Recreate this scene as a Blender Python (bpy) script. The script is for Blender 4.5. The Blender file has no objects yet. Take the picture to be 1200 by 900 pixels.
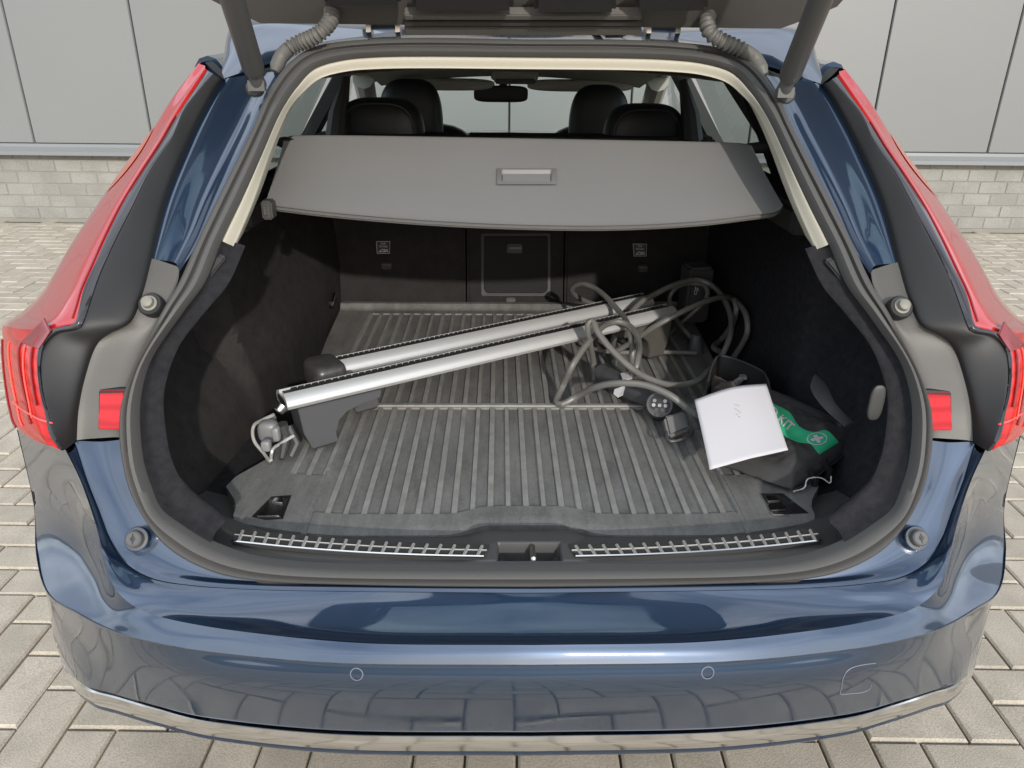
import bpy, bmesh, math, random
import numpy as np
from mathutils import Vector, Matrix, Euler
random.seed(7)
sc = bpy.context.scene
C = sc.collection
# ---------------------------------------------------------------- camera
FPX, TH, ROLL, YAW, CH, CX = 885.4, .4155, .0096, -.0183, 1.38, -.047
_fw = np.array([-math.sin(YAW)*math.cos(TH), math.cos(YAW)*math.cos(TH), -math.sin(TH)])
_r = np.array([math.cos(YAW), math.sin(YAW), 0.]); _u = np.cross(_r, _fw)
_c, _s = math.cos(ROLL), math.sin(ROLL)
AF, AR, AU = _fw, _c*_r+_s*_u, -_s*_r+_c*_u
cam = bpy.data.cameras.new('camera'); camo = bpy.data.objects.new('camera', cam); C.objects.link(camo)
M4 = Matrix.Identity(4)
for i in range(3):
    M4[i][0] = AR[i]; M4[i][1] = AU[i]; M4[i][2] = -AF[i]
M4[0][3] = CX; M4[1][3] = 0; M4[2][3] = CH
camo.matrix_world = M4
cam.sensor_width = 36; cam.lens = 36*FPX/1200; cam.clip_end = 500; cam.clip_start = .02
sc.camera = camo
# ---------------------------------------------------------------- world and sun
SUN_EL, SUN_AZ = math.radians(21.5), math.radians(13)      # azimuth: to the right of straight behind the camera
w = bpy.data.worlds.new("World"); sc.world = w; w.use_nodes = True
nt = w.node_tree; nt.nodes.clear()
sky = nt.nodes.new('ShaderNodeTexSky'); sky.sky_type = 'NISHITA'; sky.sun_disc = False
sky.sun_elevation = SUN_EL; sky.sun_rotation = math.pi - SUN_AZ
sky.air_density = 1.0; sky.dust_density = 2.5; sky.ozone_density = 1.5
bg = nt.nodes.new('ShaderNodeBackground'); bg.inputs[1].default_value = .14
ow = nt.nodes.new('ShaderNodeOutputWorld')
wtc = nt.nodes.new('ShaderNodeTexCoord'); wmp = nt.nodes.new('ShaderNodeMapping'); wmp.inputs['Scale'].default_value = (1, 1, 2.2)
wn = nt.nodes.new('ShaderNodeTexNoise'); wn.inputs['Scale'].default_value = 2.2; wn.inputs['Detail'].default_value = 7; wn.inputs['Roughness'].default_value = .55
wr = nt.nodes.new('ShaderNodeValToRGB'); wr.color_ramp.elements[0].position = .36; wr.color_ramp.elements[0].color = (.25, .25, .25, 1); wr.color_ramp.elements[1].position = .62; wr.color_ramp.elements[1].color = (.8, .8, .8, 1)
wm = nt.nodes.new('ShaderNodeMix'); wm.data_type = 'RGBA'; wm.inputs[7].default_value = (13.0, 14.0, 15.4, 1)      # thin bright cloud
nt.links.new(wtc.outputs['Generated'], wmp.inputs['Vector']); nt.links.new(wmp.outputs[0], wn.inputs['Vector']); nt.links.new(wn.outputs['Fac'], wr.inputs[0])
nt.links.new(wr.outputs[0], wm.inputs[0]); nt.links.new(sky.outputs[0], wm.inputs[6]); nt.links.new(wm.outputs[2], bg.inputs[0]); nt.links.new(bg.outputs[0], ow.inputs[0])
sl = bpy.data.lights.new('sun', 'SUN'); sl.energy = 2.9; sl.angle = math.radians(1.2); sl.color = (1, .96, .90)
so = bpy.data.objects.new('sun', sl); C.objects.link(so)
sd = Vector((-math.sin(SUN_AZ)*math.cos(SUN_EL), math.cos(SUN_AZ)*math.cos(SUN_EL), -math.sin(SUN_EL)))
so.rotation_euler = sd.to_track_quat('-Z', 'Y').to_euler()
sc.view_settings.view_transform = 'Standard'; sc.view_settings.look = 'None'
sc.view_settings.exposure = 0.06; sc.view_settings.gamma = 1
sc.render.resolution_x = 1024; sc.render.resolution_y = 768
sc.render.engine = 'CYCLES'
sc.cycles.max_bounces = 8; sc.cycles.transparent_max_bounces = 16

# ---------------------------------------------------------------- geometry helpers
def ray(x, y): return AF + AR*(x-600)/FPX + AU*(450-y)/FPX
def atY(x, y, Y): d = ray(x, y); t = Y/d[1]; return np.array([CX+d[0]*t, Y, CH+d[2]*t])
def atZ(x, y, z): d = ray(x, y); t = (z-CH)/d[2]; return np.array([CX+d[0]*t, d[1]*t, z])
def atX(x, y, X): d = ray(x, y); t = (X-CX)/d[0]; return np.array([X, d[1]*t, CH+d[2]*t])
ZS = [.3, .62, .66, .87, 1.0, 1.2, 1.38, 1.6]; YS = [.90, .90, .905, 1.03, 1.14, 1.38, 1.62, 1.95]
def Yo(z): return float(np.interp(z, ZS, YS))
def hit(x, y, off=0., k=.1):
    d = ray(x, y); lo, hi = .5, 5.
    for _ in range(40):
        m = (lo+hi)/2
        if d[1]*m-(Yo(CH+d[2]*m)+off+k*(CX+d[0]*m)**2) < 0: lo = m
        else: hi = m
    return np.array([CX+d[0]*lo, d[1]*lo, CH+d[2]*lo])
def row(pts, off=0.):
    """pts: (px,py) or (px,py,off); 3-D points on the rear surface shifted by off"""
    o = []
    for p in pts: o.append(hit(p[0], p[1], p[2] if len(p) > 2 else off))
    return np.array(o)
def cr(P, n):
    """smooth resample of a polyline to n points, by arc length"""
    P = np.array(P, float)
    if len(P) == 2: return np.array([P[0]+(P[1]-P[0])*t for t in np.linspace(0, 1, n)])
    Q = np.vstack([2*P[0]-P[1], P, 2*P[-1]-P[-2]]); out = []
    for i in range(1, len(Q)-2):
        p0, p1, p2, p3 = Q[i-1], Q[i], Q[i+1], Q[i+2]
        d0 = max(np.linalg.norm(p1-p0), 1e-6)**.5; d1 = max(np.linalg.norm(p2-p1), 1e-6)**.5; d2 = max(np.linalg.norm(p3-p2), 1e-6)**.5
        m1 = (p2-p1) if d0 == 0 else d1*((p1-p0)/d0-(p2-p0)/(d0+d1)+(p2-p1)/d1)
        m2 = d1*((p2-p1)/d1-(p3-p1)/(d1+d2)+(p3-p2)/d2)
        for t in np.linspace(0, 1, 12, endpoint=False):
            out.append((2*t**3-3*t**2+1)*p1+(t**3-2*t**2+t)*m1+(-2*t**3+3*t**2)*p2+(t**3-t**2)*m2)
    out.append(P[-1]); out = np.array(out)
    s = np.concatenate([[0], np.cumsum(np.linalg.norm(np.diff(out, axis=0), axis=1))])
    u = np.linspace(0, s[-1], n)
    return np.array([np.interp(u, s, out[:, k]) for k in range(out.shape[1])]).T
def lin(P, n):
    P = np.array(P, float)
    s = np.concatenate([[0], np.cumsum(np.linalg.norm(np.diff(P, axis=0), axis=1))])
    u = np.linspace(0, s[-1], n)
    return np.array([np.interp(u, s, P[:, k]) for k in range(P.shape[1])]).T
def across(rows, m):
    """smooth interpolation across rows (n points each): m steps between consecutive rows"""
    R = np.array(rows); k = len(R)
    if k == 2: return [R[0]+(R[1]-R[0])*t for t in np.linspace(0, 1, m+1)]
    Q = np.concatenate([[2*R[0]-R[1]], R, [2*R[-1]-R[-2]]]); o = []
    for i in range(1, k):
        p0, p1, p2, p3 = Q[i-1], Q[i], Q[i+1], Q[i+2]
        for t in np.linspace(0, 1, m, endpoint=False):
            o.append(.5*((2*p1)+(-p0+p2)*t+(2*p0-5*p1+4*p2-p3)*t*t+(-p0+3*p1-3*p2+p3)*t**3))
    o.append(R[-1]); return o
MX = np.array([-1, 1, 1.])
def full(half):
    """left half (centre..side) mirrored into a full run left..centre..right"""
    h = np.array(half); h = h.copy(); h[0][0] = 0 if abs(h[0][0]) < .05 else h[0][0]
    L = h[::-1]; return np.vstack([L, (h[1:]*MX)])

def link(o, parent=None):
    C.objects.link(o)
    if parent: o.parent = parent
    return o
def mesh(name, V, F, mat, parent=None, smooth=True, sharp=None):
    me = bpy.data.meshes.new(name); me.from_pydata([tuple(map(float, v)) for v in V], [], F)
    me.materials.append(mat); me.update()
    if smooth:
        me.polygons.foreach_set('use_smooth', [True]*len(me.polygons))
        if sharp: me.set_sharp_from_angle(angle=math.radians(sharp))
    return link(bpy.data.objects.new(name, me), parent)
def grid_faces(r, c, closed_c=False, closed_r=False, base=0, flip=False):
    F = []
    for i in range(r if closed_r else r-1):
        for j in range(c if closed_c else c-1):
            a = base+i*c+j; b = base+i*c+(j+1) % c; d = base+((i+1) % r)*c+j; e = base+((i+1) % r)*c+(j+1) % c
            F.append((a, d, e, b) if flip else (a, b, e, d))
    return F
def patch(name, rows, mat, parent=None, closed=False, thick=0., tdir=(0, 1, 0), sharp=40, flip=False):
    """grid surface through the rows; with thick a second skin displaced along tdir, rim closed"""
    R = np.array(rows); r, c = R.shape[:2]; V = R.reshape(-1, 3)
    F = grid_faces(r, c, closed, flip=flip)
    if thick:
        n = len(V); V = np.vstack([V, V+np.array(tdir)*thick])
        F += grid_faces(r, c, closed, base=n, flip=not flip)
        def strip(idx, fl):
            for a, b in zip(idx[:-1], idx[1:]):
                F.append((a, a+n, b+n, b) if fl else (a, b, b+n, a+n))
        cols = list(range(c))+([0] if closed else [])
        strip([j for j in cols], True); strip([(r-1)*c+j for j in cols], False)
        if not closed:
            strip([i*c for i in range(r)], False); strip([i*c+c-1 for i in range(r)], True)
    o = mesh(name, V, F, mat, parent, True, sharp)
    fix(o); return o
def fix(o):
    bm = bmesh.new(); bm.from_mesh(o.data); bmesh.ops.recalc_face_normals(bm, faces=bm.faces); bm.to_mesh(o.data); bm.free()
class MB:
    def __init__(s): s.V = []; s.F = []
    def add(s, V, F):
        b = len(s.V); s.V += [tuple(map(float, v)) for v in V]; s.F += [tuple(b+i for i in f) for f in F]; return s
    def box(s, c, d, rot=None, taper=1.):
        x, y, z = [k/2 for k in d]
        P = [(-x, -y, -z), (x, -y, -z), (x, y, -z), (-x, y, -z), (-x*taper, -y*taper, z), (x*taper, -y*taper, z), (x*taper, y*taper, z), (-x*taper, y*taper, z)]
        if rot is not None: P = [rot @ Vector(p) for p in P]
        return s.add([Vector(p)+Vector(c) for p in P], [(0, 3, 2, 1), (4, 5, 6, 7), (0, 1, 5, 4), (1, 2, 6, 5), (2, 3, 7, 6), (3, 0, 4, 7)])
    def tube(s, P, r, n=10, cap=True):
        P = [Vector(p) for p in P]; rs = r if isinstance(r, (list, np.ndarray)) else [r]*len(P)
        T0 = (P[1]-P[0]).normalized(); up = Vector((0, 0, 1)) if abs(T0.z) < .9 else Vector((1, 0, 0))
        N = (up-T0*up.dot(T0)).normalized(); V = []
        for i, p in enumerate(P):
            T = (P[min(i+1, len(P)-1)]-P[max(i-1, 0)])
            if T.length < 1e-9: T = T0.copy()
            T.normalize(); N = (N-T*N.dot(T)).normalized(); B = T.cross(N)
            for k in range(n):
                a = 2*math.pi*k/n; V.append(p+(N*math.cos(a)+B*math.sin(a))*rs[i])
        F = grid_faces(len(P), n, True)
        if cap: F += [tuple(range(n-1, -1, -1)), tuple((len(P)-1)*n+k for k in range(n))]
        return s.add(V, F)
    def build(s, name, mat, parent=None, smooth=True, sharp=35, bevel=0.):
        o = mesh(name, s.V, s.F, mat, parent, smooth, None); 
        bm = bmesh.new(); bm.from_mesh(o.data); bmesh.ops.recalc_face_normals(bm, faces=bm.faces)
        if bevel:
            es = [e for e in bm.edges if len(e.link_faces) == 2 and e.calc_face_angle(0) > .5]
            bmesh.ops.bevel(bm, geom=es, offset=bevel, segments=2, affect='EDGES', clamp_overlap=True)
            for f in bm.faces: f.smooth = True
        bm.to_mesh(o.data); bm.free()
        if smooth: o.data.set_sharp_from_angle(angle=math.radians(sharp))
        return o
def prism(name, pts, vec, mat, parent=None, bevel=0., smooth=True):
    """closed polygon pts (3-D, planar-ish) extruded by vec"""
    n = len(pts); V = [np.array(p, float) for p in pts]; V2 = [p+np.array(vec, float) for p in V]
    F = [tuple(range(n)), tuple(range(2*n-1, n-1, -1))]+[(i, (i+1) % n, (i+1) % n+n, i+n) for i in range(n)]
    m = MB(); m.add(V+V2, F); return m.build(name, mat, parent, smooth, bevel=bevel)
def empty(name, loc, label=None, cat=None, group=None):
    o = bpy.data.objects.new(name, None); o.location = loc; o.empty_display_size = .1; C.objects.link(o)
    if label: o['label'] = label; o['category'] = cat
    if group: o['group'] = group
    return o
def superell(c, d, e=2.6, nu=28, nv=18, rot=None):
    V = []
    def sp(a, p): return math.copysign(abs(a)**p, a)
    for i in range(nv+1):
        ph = -math.pi/2+math.pi*i/nv
        for j in range(nu):
            th = 2*math.pi*j/nu; p = 2/e
            v = Vector((d[0]/2*sp(math.cos(ph), p)*sp(math.cos(th), p), d[1]/2*sp(math.cos(ph), p)*sp(math.sin(th), p), d[2]/2*sp(math.sin(ph), p)))
            if rot is not None: v = rot @ v
            V.append(v+Vector(c))
    return V, grid_faces(nv+1, nu, True)
def text(s, size, mat, parent, loc, R, name='lettering', ext=.0004):
    cu = bpy.data.curves.new('t', 'FONT'); cu.body = s; cu.size = size; cu.extrude = ext; cu.align_x = 'CENTER'; cu.align_y = 'CENTER'; cu.resolution_u = 2
    to = bpy.data.objects.new('t', cu); C.objects.link(to); bpy.context.view_layer.update()
    me = bpy.data.meshes.new_from_object(to.evaluated_get(bpy.context.evaluated_depsgraph_get())); C.objects.unlink(to); bpy.data.objects.remove(to)
    me.name = name; me.materials.clear(); me.materials.append(mat)
    M = R.to_4x4(); M.translation = Vector(loc); me.transform(M)
    return link(bpy.data.objects.new(name, me), parent)

# ---------------------------------------------------------------- materials
def newmat(name):
    m = bpy.data.materials.new(name); m.use_nodes = True; n = m.node_tree; return m, n, n.nodes['Principled BSDF']
def pr(name, col, rough=.5, metal=0., coat=0., spec=.5, noise=None, bump=None, coatr=.03, bumpdist=.002):
    """noise = (scale, amount, colour2); bump = (scale, strength)"""
    m, n, b = newmat(name)
    b.inputs['Base Color'].default_value = (*col, 1); b.inputs['Roughness'].default_value = rough
    b.inputs['Metallic'].default_value = metal; b.inputs['Coat Weight'].default_value = coat; b.inputs['Coat Roughness'].default_value = coatr
    b.inputs['Specular IOR Level'].default_value = spec
    tc = n.nodes.new('ShaderNodeTexCoord')
    if noise:
        t = n.nodes.new('ShaderNodeTexNoise'); t.inputs['Scale'].default_value = noise[0]; t.inputs['Detail'].default_value = 8; t.inputs['Roughness'].default_value = .65
        r = n.nodes.new('ShaderNodeValToRGB'); r.color_ramp.elements[0].position = .5-noise[1]/2; r.color_ramp.elements[1].position = .5+noise[1]/2
        r.color_ramp.elements[0].color = (*col, 1); r.color_ramp.elements[1].color = (*noise[2], 1)
        n.links.new(tc.outputs['Object'], t.inputs['Vector']); n.links.new(t.outputs['Fac'], r.inputs[0]); n.links.new(r.outputs[0], b.inputs['Base Color'])
    if bump:
        t = n.nodes.new('ShaderNodeTexNoise'); t.inputs['Scale'].default_value = bump[0]; t.inputs['Detail'].default_value = 4
        u = n.nodes.new('ShaderNodeBump'); u.inputs['Strength'].default_value = bump[1]; u.inputs['Distance'].default_value = bumpdist
        n.links.new(tc.outputs['Object'], t.inputs['Vector']); n.links.new(t.outputs['Fac'], u.inputs['Height']); n.links.new(u.outputs[0], b.inputs['Normal'])
    return m
def glass(name, tint=(.8, .9, .88), refl=.12, rough=.0):
    m = bpy.data.materials.new(name); m.use_nodes = True; n = m.node_tree; n.nodes.clear()
    o = n.nodes.new('ShaderNodeOutputMaterial'); mx = n.nodes.new('ShaderNodeMixShader'); t = n.nodes.new('ShaderNodeBsdfTransparent'); g = n.nodes.new('ShaderNodeBsdfGlossy')
    lw = n.nodes.new('ShaderNodeLayerWeight'); pw_ = n.nodes.new('ShaderNodeMath'); pw_.operation = 'POWER'; pw_.inputs[1].default_value = 5
    f = n.nodes.new('ShaderNodeMath'); f.operation = 'MULTIPLY_ADD'; f.inputs[1].default_value = .9; f.inputs[2].default_value = .07
    n.links.new(lw.outputs['Facing'], pw_.inputs[0]); n.links.new(pw_.outputs[0], f.inputs[0])
    t.inputs[0].default_value = (*tint, 1); g.inputs['Roughness'].default_value = rough
    n.links.new(f.outputs[0], mx.inputs[0]); n.links.new(t.outputs[0], mx.inputs[1]); n.links.new(g.outputs[0], mx.inputs[2]); n.links.new(mx.outputs[0], o.inputs[0])
    return m
def paint_mat():
    m, n, b = newmat('blue_paint')
    b.inputs['Metallic'].default_value = .75; b.inputs['Roughness'].default_value = .38
    b.inputs['Coat Weight'].default_value = 1; b.inputs['Coat Roughness'].default_value = .02; b.inputs['Coat IOR'].default_value = 1.88
    tc = n.nodes.new('ShaderNodeTexCoord'); v = n.nodes.new('ShaderNodeTexNoise'); v.inputs['Scale'].default_value = 2200
    r = n.nodes.new('ShaderNodeValToRGB'); r.color_ramp.elements[0].color = (.010, .027, .062, 1); r.color_ramp.elements[1].color = (.021, .052, .108, 1)
    n.links.new(tc.outputs['Object'], v.inputs['Vector']); n.links.new(v.outputs['Fac'], r.inputs[0]); n.links.new(r.outputs[0], b.inputs['Base Color'])
    d = n.nodes.new('ShaderNodeTexNoise'); d.inputs['Scale'].default_value = 9; d.inputs['Detail'].default_value = 10; d.inputs['Roughness'].default_value = .75   # film of dust
    q = n.nodes.new('ShaderNodeMapRange'); q.inputs[1].default_value = .4; q.inputs[2].default_value = .7; q.inputs[3].default_value = .015; q.inputs[4].default_value = .15
    n.links.new(tc.outputs['Object'], d.inputs['Vector']); n.links.new(d.outputs['Fac'], q.inputs[0]); n.links.new(q.outputs[0], b.inputs['Coat Roughness'])
    return m
PAINT = paint_mat()
SEAL = pr('seal_rubber', (.078, .075, .071), .62, spec=.4, bump=(300, .2))
PLAT = pr('grey_plastic', (.098, .092, .083), .5, noise=(9, .5, (.082, .077, .070)), bump=(500, .15))
BLK = pr('black_plastic', (.014, .0135, .0135), .55, bump=(900, .12))
GLOSS = pr('gloss_black', (.02, .018, .02), .08, coat=.6)
DARKP = pr('dark_plastic', (.045, .044, .043), .5, bump=(700, .2))
FELT = pr('felt', (.016, .016, .018), .95, spec=.1, noise=(60, .5, (.034, .033, .036)), bump=(900, .9))
FELT_LIT = pr('sunlit_felt', (.024, .022, .022), .95, spec=.1, noise=(35, .6, (.046, .042, .039)), bump=(900, .8))  # lighter, browner copy of the felt: sunlight put into the colour
CREAM = pr('cream_trim', (.42, .39, .315), .6, bump=(400, .15))
CREAMD = pr('headliner', (.40, .39, .35), .8)
CHROME = pr('chrome', (.75, .73, .70), .12, metal=1., bump=(18, .15), bumpdist=.001)
STEEL = pr('steel', (.55, .53, .50), .3, metal=1.)
ALU = pr('brushed_aluminium', (.56, .56, .55), .42, metal=.45, noise=(30, .8, (.60, .60, .59)))
LEATHER = pr('black_leather', (.014, .015, .017), .45, bump=(250, .3))
COVER = pr('cover_vinyl', (.148, .143, .137), .5, noise=(3, .6, (.165, .160, .153)), bump=(700, .35), bumpdist=.001)
WHITEP = pr('paper_white', (.50, .485, .50), .8)
GREEN = pr('green_print', (.03, .42, .20), .6)
PLASTG = pr('foot_grey', (.072, .072, .075), .45, bump=(600, .15))
CABLE = pr('cable_rubber', (.135, .13, .12), .42)
CONN = pr('connector_black', (.055, .055, .058), .45)
TYRE = pr('tyre', (.02, .02, .02), .8)
RED = None
def lens(name, col, em=0., rough=.06):
    m, n, b = newmat(name)
    b.inputs['Base Color'].default_value = (*col, 1); b.inputs['Roughness'].default_value = .25
    b.inputs['Coat Weight'].default_value = .3; b.inputs['Coat Roughness'].default_value = rough; b.inputs['Specular IOR Level'].default_value = .25
    tc = n.nodes.new('ShaderNodeTexCoord'); wv = n.nodes.new('ShaderNodeTexWave'); wv.inputs['Scale'].default_value = 16; wv.bands_direction = 'Z'; wv.inputs['Distortion'].default_value = 3.5; wv.inputs['Detail Scale'].default_value = .6
    r = n.nodes.new('ShaderNodeValToRGB'); r.color_ramp.elements[0].color = (col[0]*.72, col[1]*.6, col[2]*.6, 1); r.color_ramp.elements[1].color = (*col, 1); r.color_ramp.elements[1].position = .6
    n.links.new(tc.outputs['Object'], wv.inputs['Vector']); n.links.new(wv.outputs['Fac'], r.inputs[0]); n.links.new(r.outputs[0], b.inputs['Base Color'])
    u = n.nodes.new('ShaderNodeBump'); u.inputs['Strength'].default_value = .12; u.inputs['Distance'].default_value = .002
    n.links.new(wv.outputs['Fac'], u.inputs['Height']); n.links.new(u.outputs[0], b.inputs['Normal'])
    return m
LENS = lens('red_lens', (.48, .008, .005)); LENSS = pr('red_lens_smooth', (.40, .010, .010), .22, coat=1, coatr=.03)
AMBER = pr('amber_lens', (.62, .085, .01), .3, coat=1); REFL = lens('reflector_red', (.52, .02, .025), rough=.12)
SKYG = glass('tint_glass', (.55, .62, .60)); CLRG = glass('clear_glass', (.86, .93, .90)); DARKG = glass('privacy_glass', (.16, .18, .18))
RUB = None
def mat_rubber():
    m, n, b = newmat('dusty_rubber'); b.inputs['Roughness'].default_value = .62
    tc = n.nodes.new('ShaderNodeTexCoord')
    def noise(sc, vec=(1, 1, 1), det=8):
        mp = n.nodes.new('ShaderNodeMapping'); mp.inputs['Scale'].default_value = vec
        t = n.nodes.new('ShaderNodeTexNoise'); t.inputs['Scale'].default_value = sc; t.inputs['Detail'].default_value = det; t.inputs['Roughness'].default_value = .7
        n.links.new(tc.outputs['Object'], mp.inputs['Vector']); n.links.new(mp.outputs[0], t.inputs['Vector']); return t
    a = noise(5); c = noise(26, (1.6, .35, 1)); d = noise(160)
    r = n.nodes.new('ShaderNodeValToRGB'); e = r.color_ramp.elements; e[0].position = .36; e[0].color = (.075, .074, .070, 1); e[1].position = .68; e[1].color = (.215, .21, .196, 1)
    mx = n.nodes.new('ShaderNodeMix'); mx.data_type = 'FLOAT'; mx.inputs[0].default_value = .55
    n.links.new(a.outputs['Fac'], mx.inputs[2]); n.links.new(c.outputs['Fac'], mx.inputs[3])
    mx2 = n.nodes.new('ShaderNodeMix'); mx2.data_type = 'FLOAT'; mx2.inputs[0].default_value = .22
    n.links.new(mx.outputs[0], mx2.inputs[2]); n.links.new(d.outputs['Fac'], mx2.inputs[3]); n.links.new(mx2.outputs[0], r.inputs[0])
    n.links.new(r.outputs[0], b.inputs['Base Color'])
    u = n.nodes.new('ShaderNodeBump'); u.inputs['Strength'].default_value = .3; u.inputs['Distance'].default_value = .001; n.links.new(d.outputs['Fac'], u.inputs['Height']); n.links.new(u.outputs[0], b.inputs['Normal'])
    return m
RUB = mat_rubber()
def per_object(name, c1, c2, sc, fine, rough=.85, bumps=.5, dist=.002, grain=.55):
    """colour varies with the object (Object Info random) and with noise grain"""
    m, n, b = newmat(name); b.inputs['Roughness'].default_value = rough
    tc = n.nodes.new('ShaderNodeNewGeometry'); oi = n.nodes.new('ShaderNodeObjectInfo')
    t = n.nodes.new('ShaderNodeTexNoise'); t.inputs['Scale'].default_value = sc; t.inputs['Detail'].default_value = 6
    g = n.nodes.new('ShaderNodeTexNoise'); g.inputs['Scale'].default_value = fine; g.inputs['Detail'].default_value = 3
    for q in (t, g): n.links.new(tc.outputs['Position'], q.inputs['Vector'])
    r = n.nodes.new('ShaderNodeValToRGB'); r.color_ramp.elements[0].position = .3; r.color_ramp.elements[1].position = .75
    r.color_ramp.elements[0].color = (*c1, 1); r.color_ramp.elements[1].color = (*c2, 1)
    a1 = n.nodes.new('ShaderNodeMath'); a1.operation = 'MULTIPLY_ADD'; a1.inputs[1].default_value = .28; a1.inputs[2].default_value = -.14
    n.links.new(oi.outputs['Random'], a1.inputs[0])
    a2 = n.nodes.new('ShaderNodeMath'); a2.operation = 'ADD'; n.links.new(a1.outputs[0], a2.inputs[0]); n.links.new(t.outputs['Fac'], a2.inputs[1]); n.links.new(a2.outputs[0], r.inputs[0])
    mx = n.nodes.new('ShaderNodeMix'); mx.data_type = 'RGBA'; mx.blend_type = 'MULTIPLY'; mx.inputs[0].default_value = grain
    r2 = n.nodes.new('ShaderNodeValToRGB'); r2.color_ramp.elements[0].position = .35; r2.color_ramp.elements[1].position = .6; r2.color_ramp.elements[0].color = (.55, .53, .5, 1)
    n.links.new(g.outputs['Fac'], r2.inputs[0]); n.links.new(r.outputs[0], mx.inputs[6]); n.links.new(r2.outputs[0], mx.inputs[7]); n.links.new(mx.outputs[2], b.inputs['Base Color'])
    u = n.nodes.new('ShaderNodeBump'); u.inputs['Strength'].default_value = bumps; u.inputs['Distance'].default_value = dist
    n.links.new(g.outputs['Fac'], u.inputs['Height']); n.links.new(u.outputs[0], b.inputs['Normal'])
    return m
PAVER = per_object('concrete_paver', (.40, .355, .285), (.54, .48, .39), 9, 260)
SAND = pr('joint_sand', (.13, .11, .075), .95, noise=(14, .5, (.09, .10, .045)), bump=(120, .6))
BRICK = per_object('pale_brick', (.24, .235, .215), (.31, .304, .28), 5, 90, bumps=.4, grain=.3)
MORT = pr('mortar', (.24, .23, .205), .95, bump=(200, .5))
PANEL = per_object('grey_panel', (.183, .188, .186), (.20, .205, .203), .6, 170, rough=.42, bumps=.05, dist=.001, grain=.06)

# ---------------------------------------------------------------- ground and wall (their grid is turned 1.5 degrees from the car)
PHI = -.0256; CO, SI = math.cos(PHI), math.sin(PHI)
def wl(X, Y, Z=0.): return (CX+X*CO-Y*SI, X*SI+Y*CO, Z)         # wall frame (origin under the camera) to world
g = MB(); g.add([(-60, -60, -.012), (60, -60, -.012), (60, 60, -.012), (-60, 60, -.012)], [(0, 1, 2, 3)])
ground = g.build('ground', SAND, None, False); ground['kind'] = 'structure'
p = .1107; PX0, PY0 = -.987, 1.211                              # a corner of the herringbone grid
# V2 bottom-left cell corner logic: cell (2,0) starts at (PX0, PY0 - p)
def cell(i, j): return PX0+(i-2)*p, PY0+(j-1)*p
def paver_mesh(wd, dp, seed):
    rnd = random.Random(seed); b = .0055; gp = .0028; h = 0.
    x0, x1, y0, y1 = gp, wd-gp, gp, dp-gp
    o = [(x0, y0), (x1, y0), (x1, y1), (x0, y1)]; inn = [(x0+b, y0+b), (x1-b, y0+b), (x1-b, y1-b), (x0+b, y1-b)]
    V = [(a, c, -.02) for a, c in o]+[(a, c, -b*.8) for a, c in o]+[(a, c, rnd.uniform(-.0008, .0008)) for a, c in inn]
    F = [(8, 9, 10, 11)]
    for k in range(4):
        l = (k+1) % 4; F += [(k, l, l+4, k+4), (k+4, l+4, l+8, k+8)]
    return V, F
PM = {}
for kind in ('h', 'v'):
    for s in range(3):
        V, F = paver_mesh(2*p if kind == 'h' else p, p if kind == 'h' else 2*p, s)
        me = bpy.data.meshes.new('paver'); me.from_pydata(V, [], F); me.materials.append(PAVER); me.update(); PM[kind, s] = me
def proj(P):
    d = np.array(P, float)-np.array([CX, 0, CH]); z = d @ AF
    if z < .05: return None
    return 600+FPX*(d @ AR)/z, 450-FPX*(d @ AU)/z
allp = []
for j in range(-30, 48):
    for i in range(-70, 84):
        m = (i+j) % 4
        if m == 3: kind = 'h'
        elif m == 1: kind = 'v'
        else: continue
        x, y = cell(i, j)
        if y > 6.36: continue
        cxm, cym = x+p/2, y+p/2; W = wl(cxm, cym); q = proj(W); vis = False
        if q and -40 < q[0] < 1240 and q[1] < 940:
            carw = abs(W[0]) < .80 and .95 < W[1] < 6
            lft = np.interp(q[1], [250, 380, 500, 620, 700, 800, 880, 960], [125, 20, 30, 50, 60, 90, 320, 9999])
            rgt = np.interp(q[1], [250, 380, 500, 620, 700, 800, 880, 960], [1120, 1190, 1180, 1160, 1150, 1100, 900, -9999])
            vis = (q[0] < lft or q[0] > rgt or q[1] > 870)
        allp.append((not vis, W[1]**2+(W[0])**2*.2, kind, x, y))
allp.sort()
pav = empty('pavement', (0, 0, 0)); pav['kind'] = 'structure'
rest = MB(); rnd = random.Random(3)
for k, (_, _, kind, x, y) in enumerate(allp):
    s = rnd.randrange(3); dz = rnd.uniform(-.0015, .0015)
    if k < 300:
        o = bpy.data.objects.new('paver', PM[kind, s]); X, Y, Z = wl(x, y, dz); o.location = (X, Y, Z); o.rotation_euler = (rnd.uniform(-.006, .006), rnd.uniform(-.006, .006), PHI); link(o, pav)
    else:
        me = PM[kind, s]; rest.add([wl(x+v.co.x, y+v.co.y, v.co.z+dz) for v in me.vertices], [tuple(f.vertices) for f in me.polygons])
ro = rest.build('paver_field', PAVER, pav, False); ro['kind'] = 'stuff'
# a verge of grass behind the camera, as the chrome strip mirrors it
# wall -----------------------------------------------------------
WY = 6.387
wall = empty('factory_wall', wl(0, WY), 'long wall of smooth light grey metal panels on a low pale brick plinth behind the car', 'wall')
wall.rotation_euler.z = PHI
PL = .545
back = MB(); back.box((0, .16, PL/2-.05), (24, .1, PL+.1)); back.build('plinth_core', MORT, wall)
bw, bh = .2245, .0985
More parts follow.
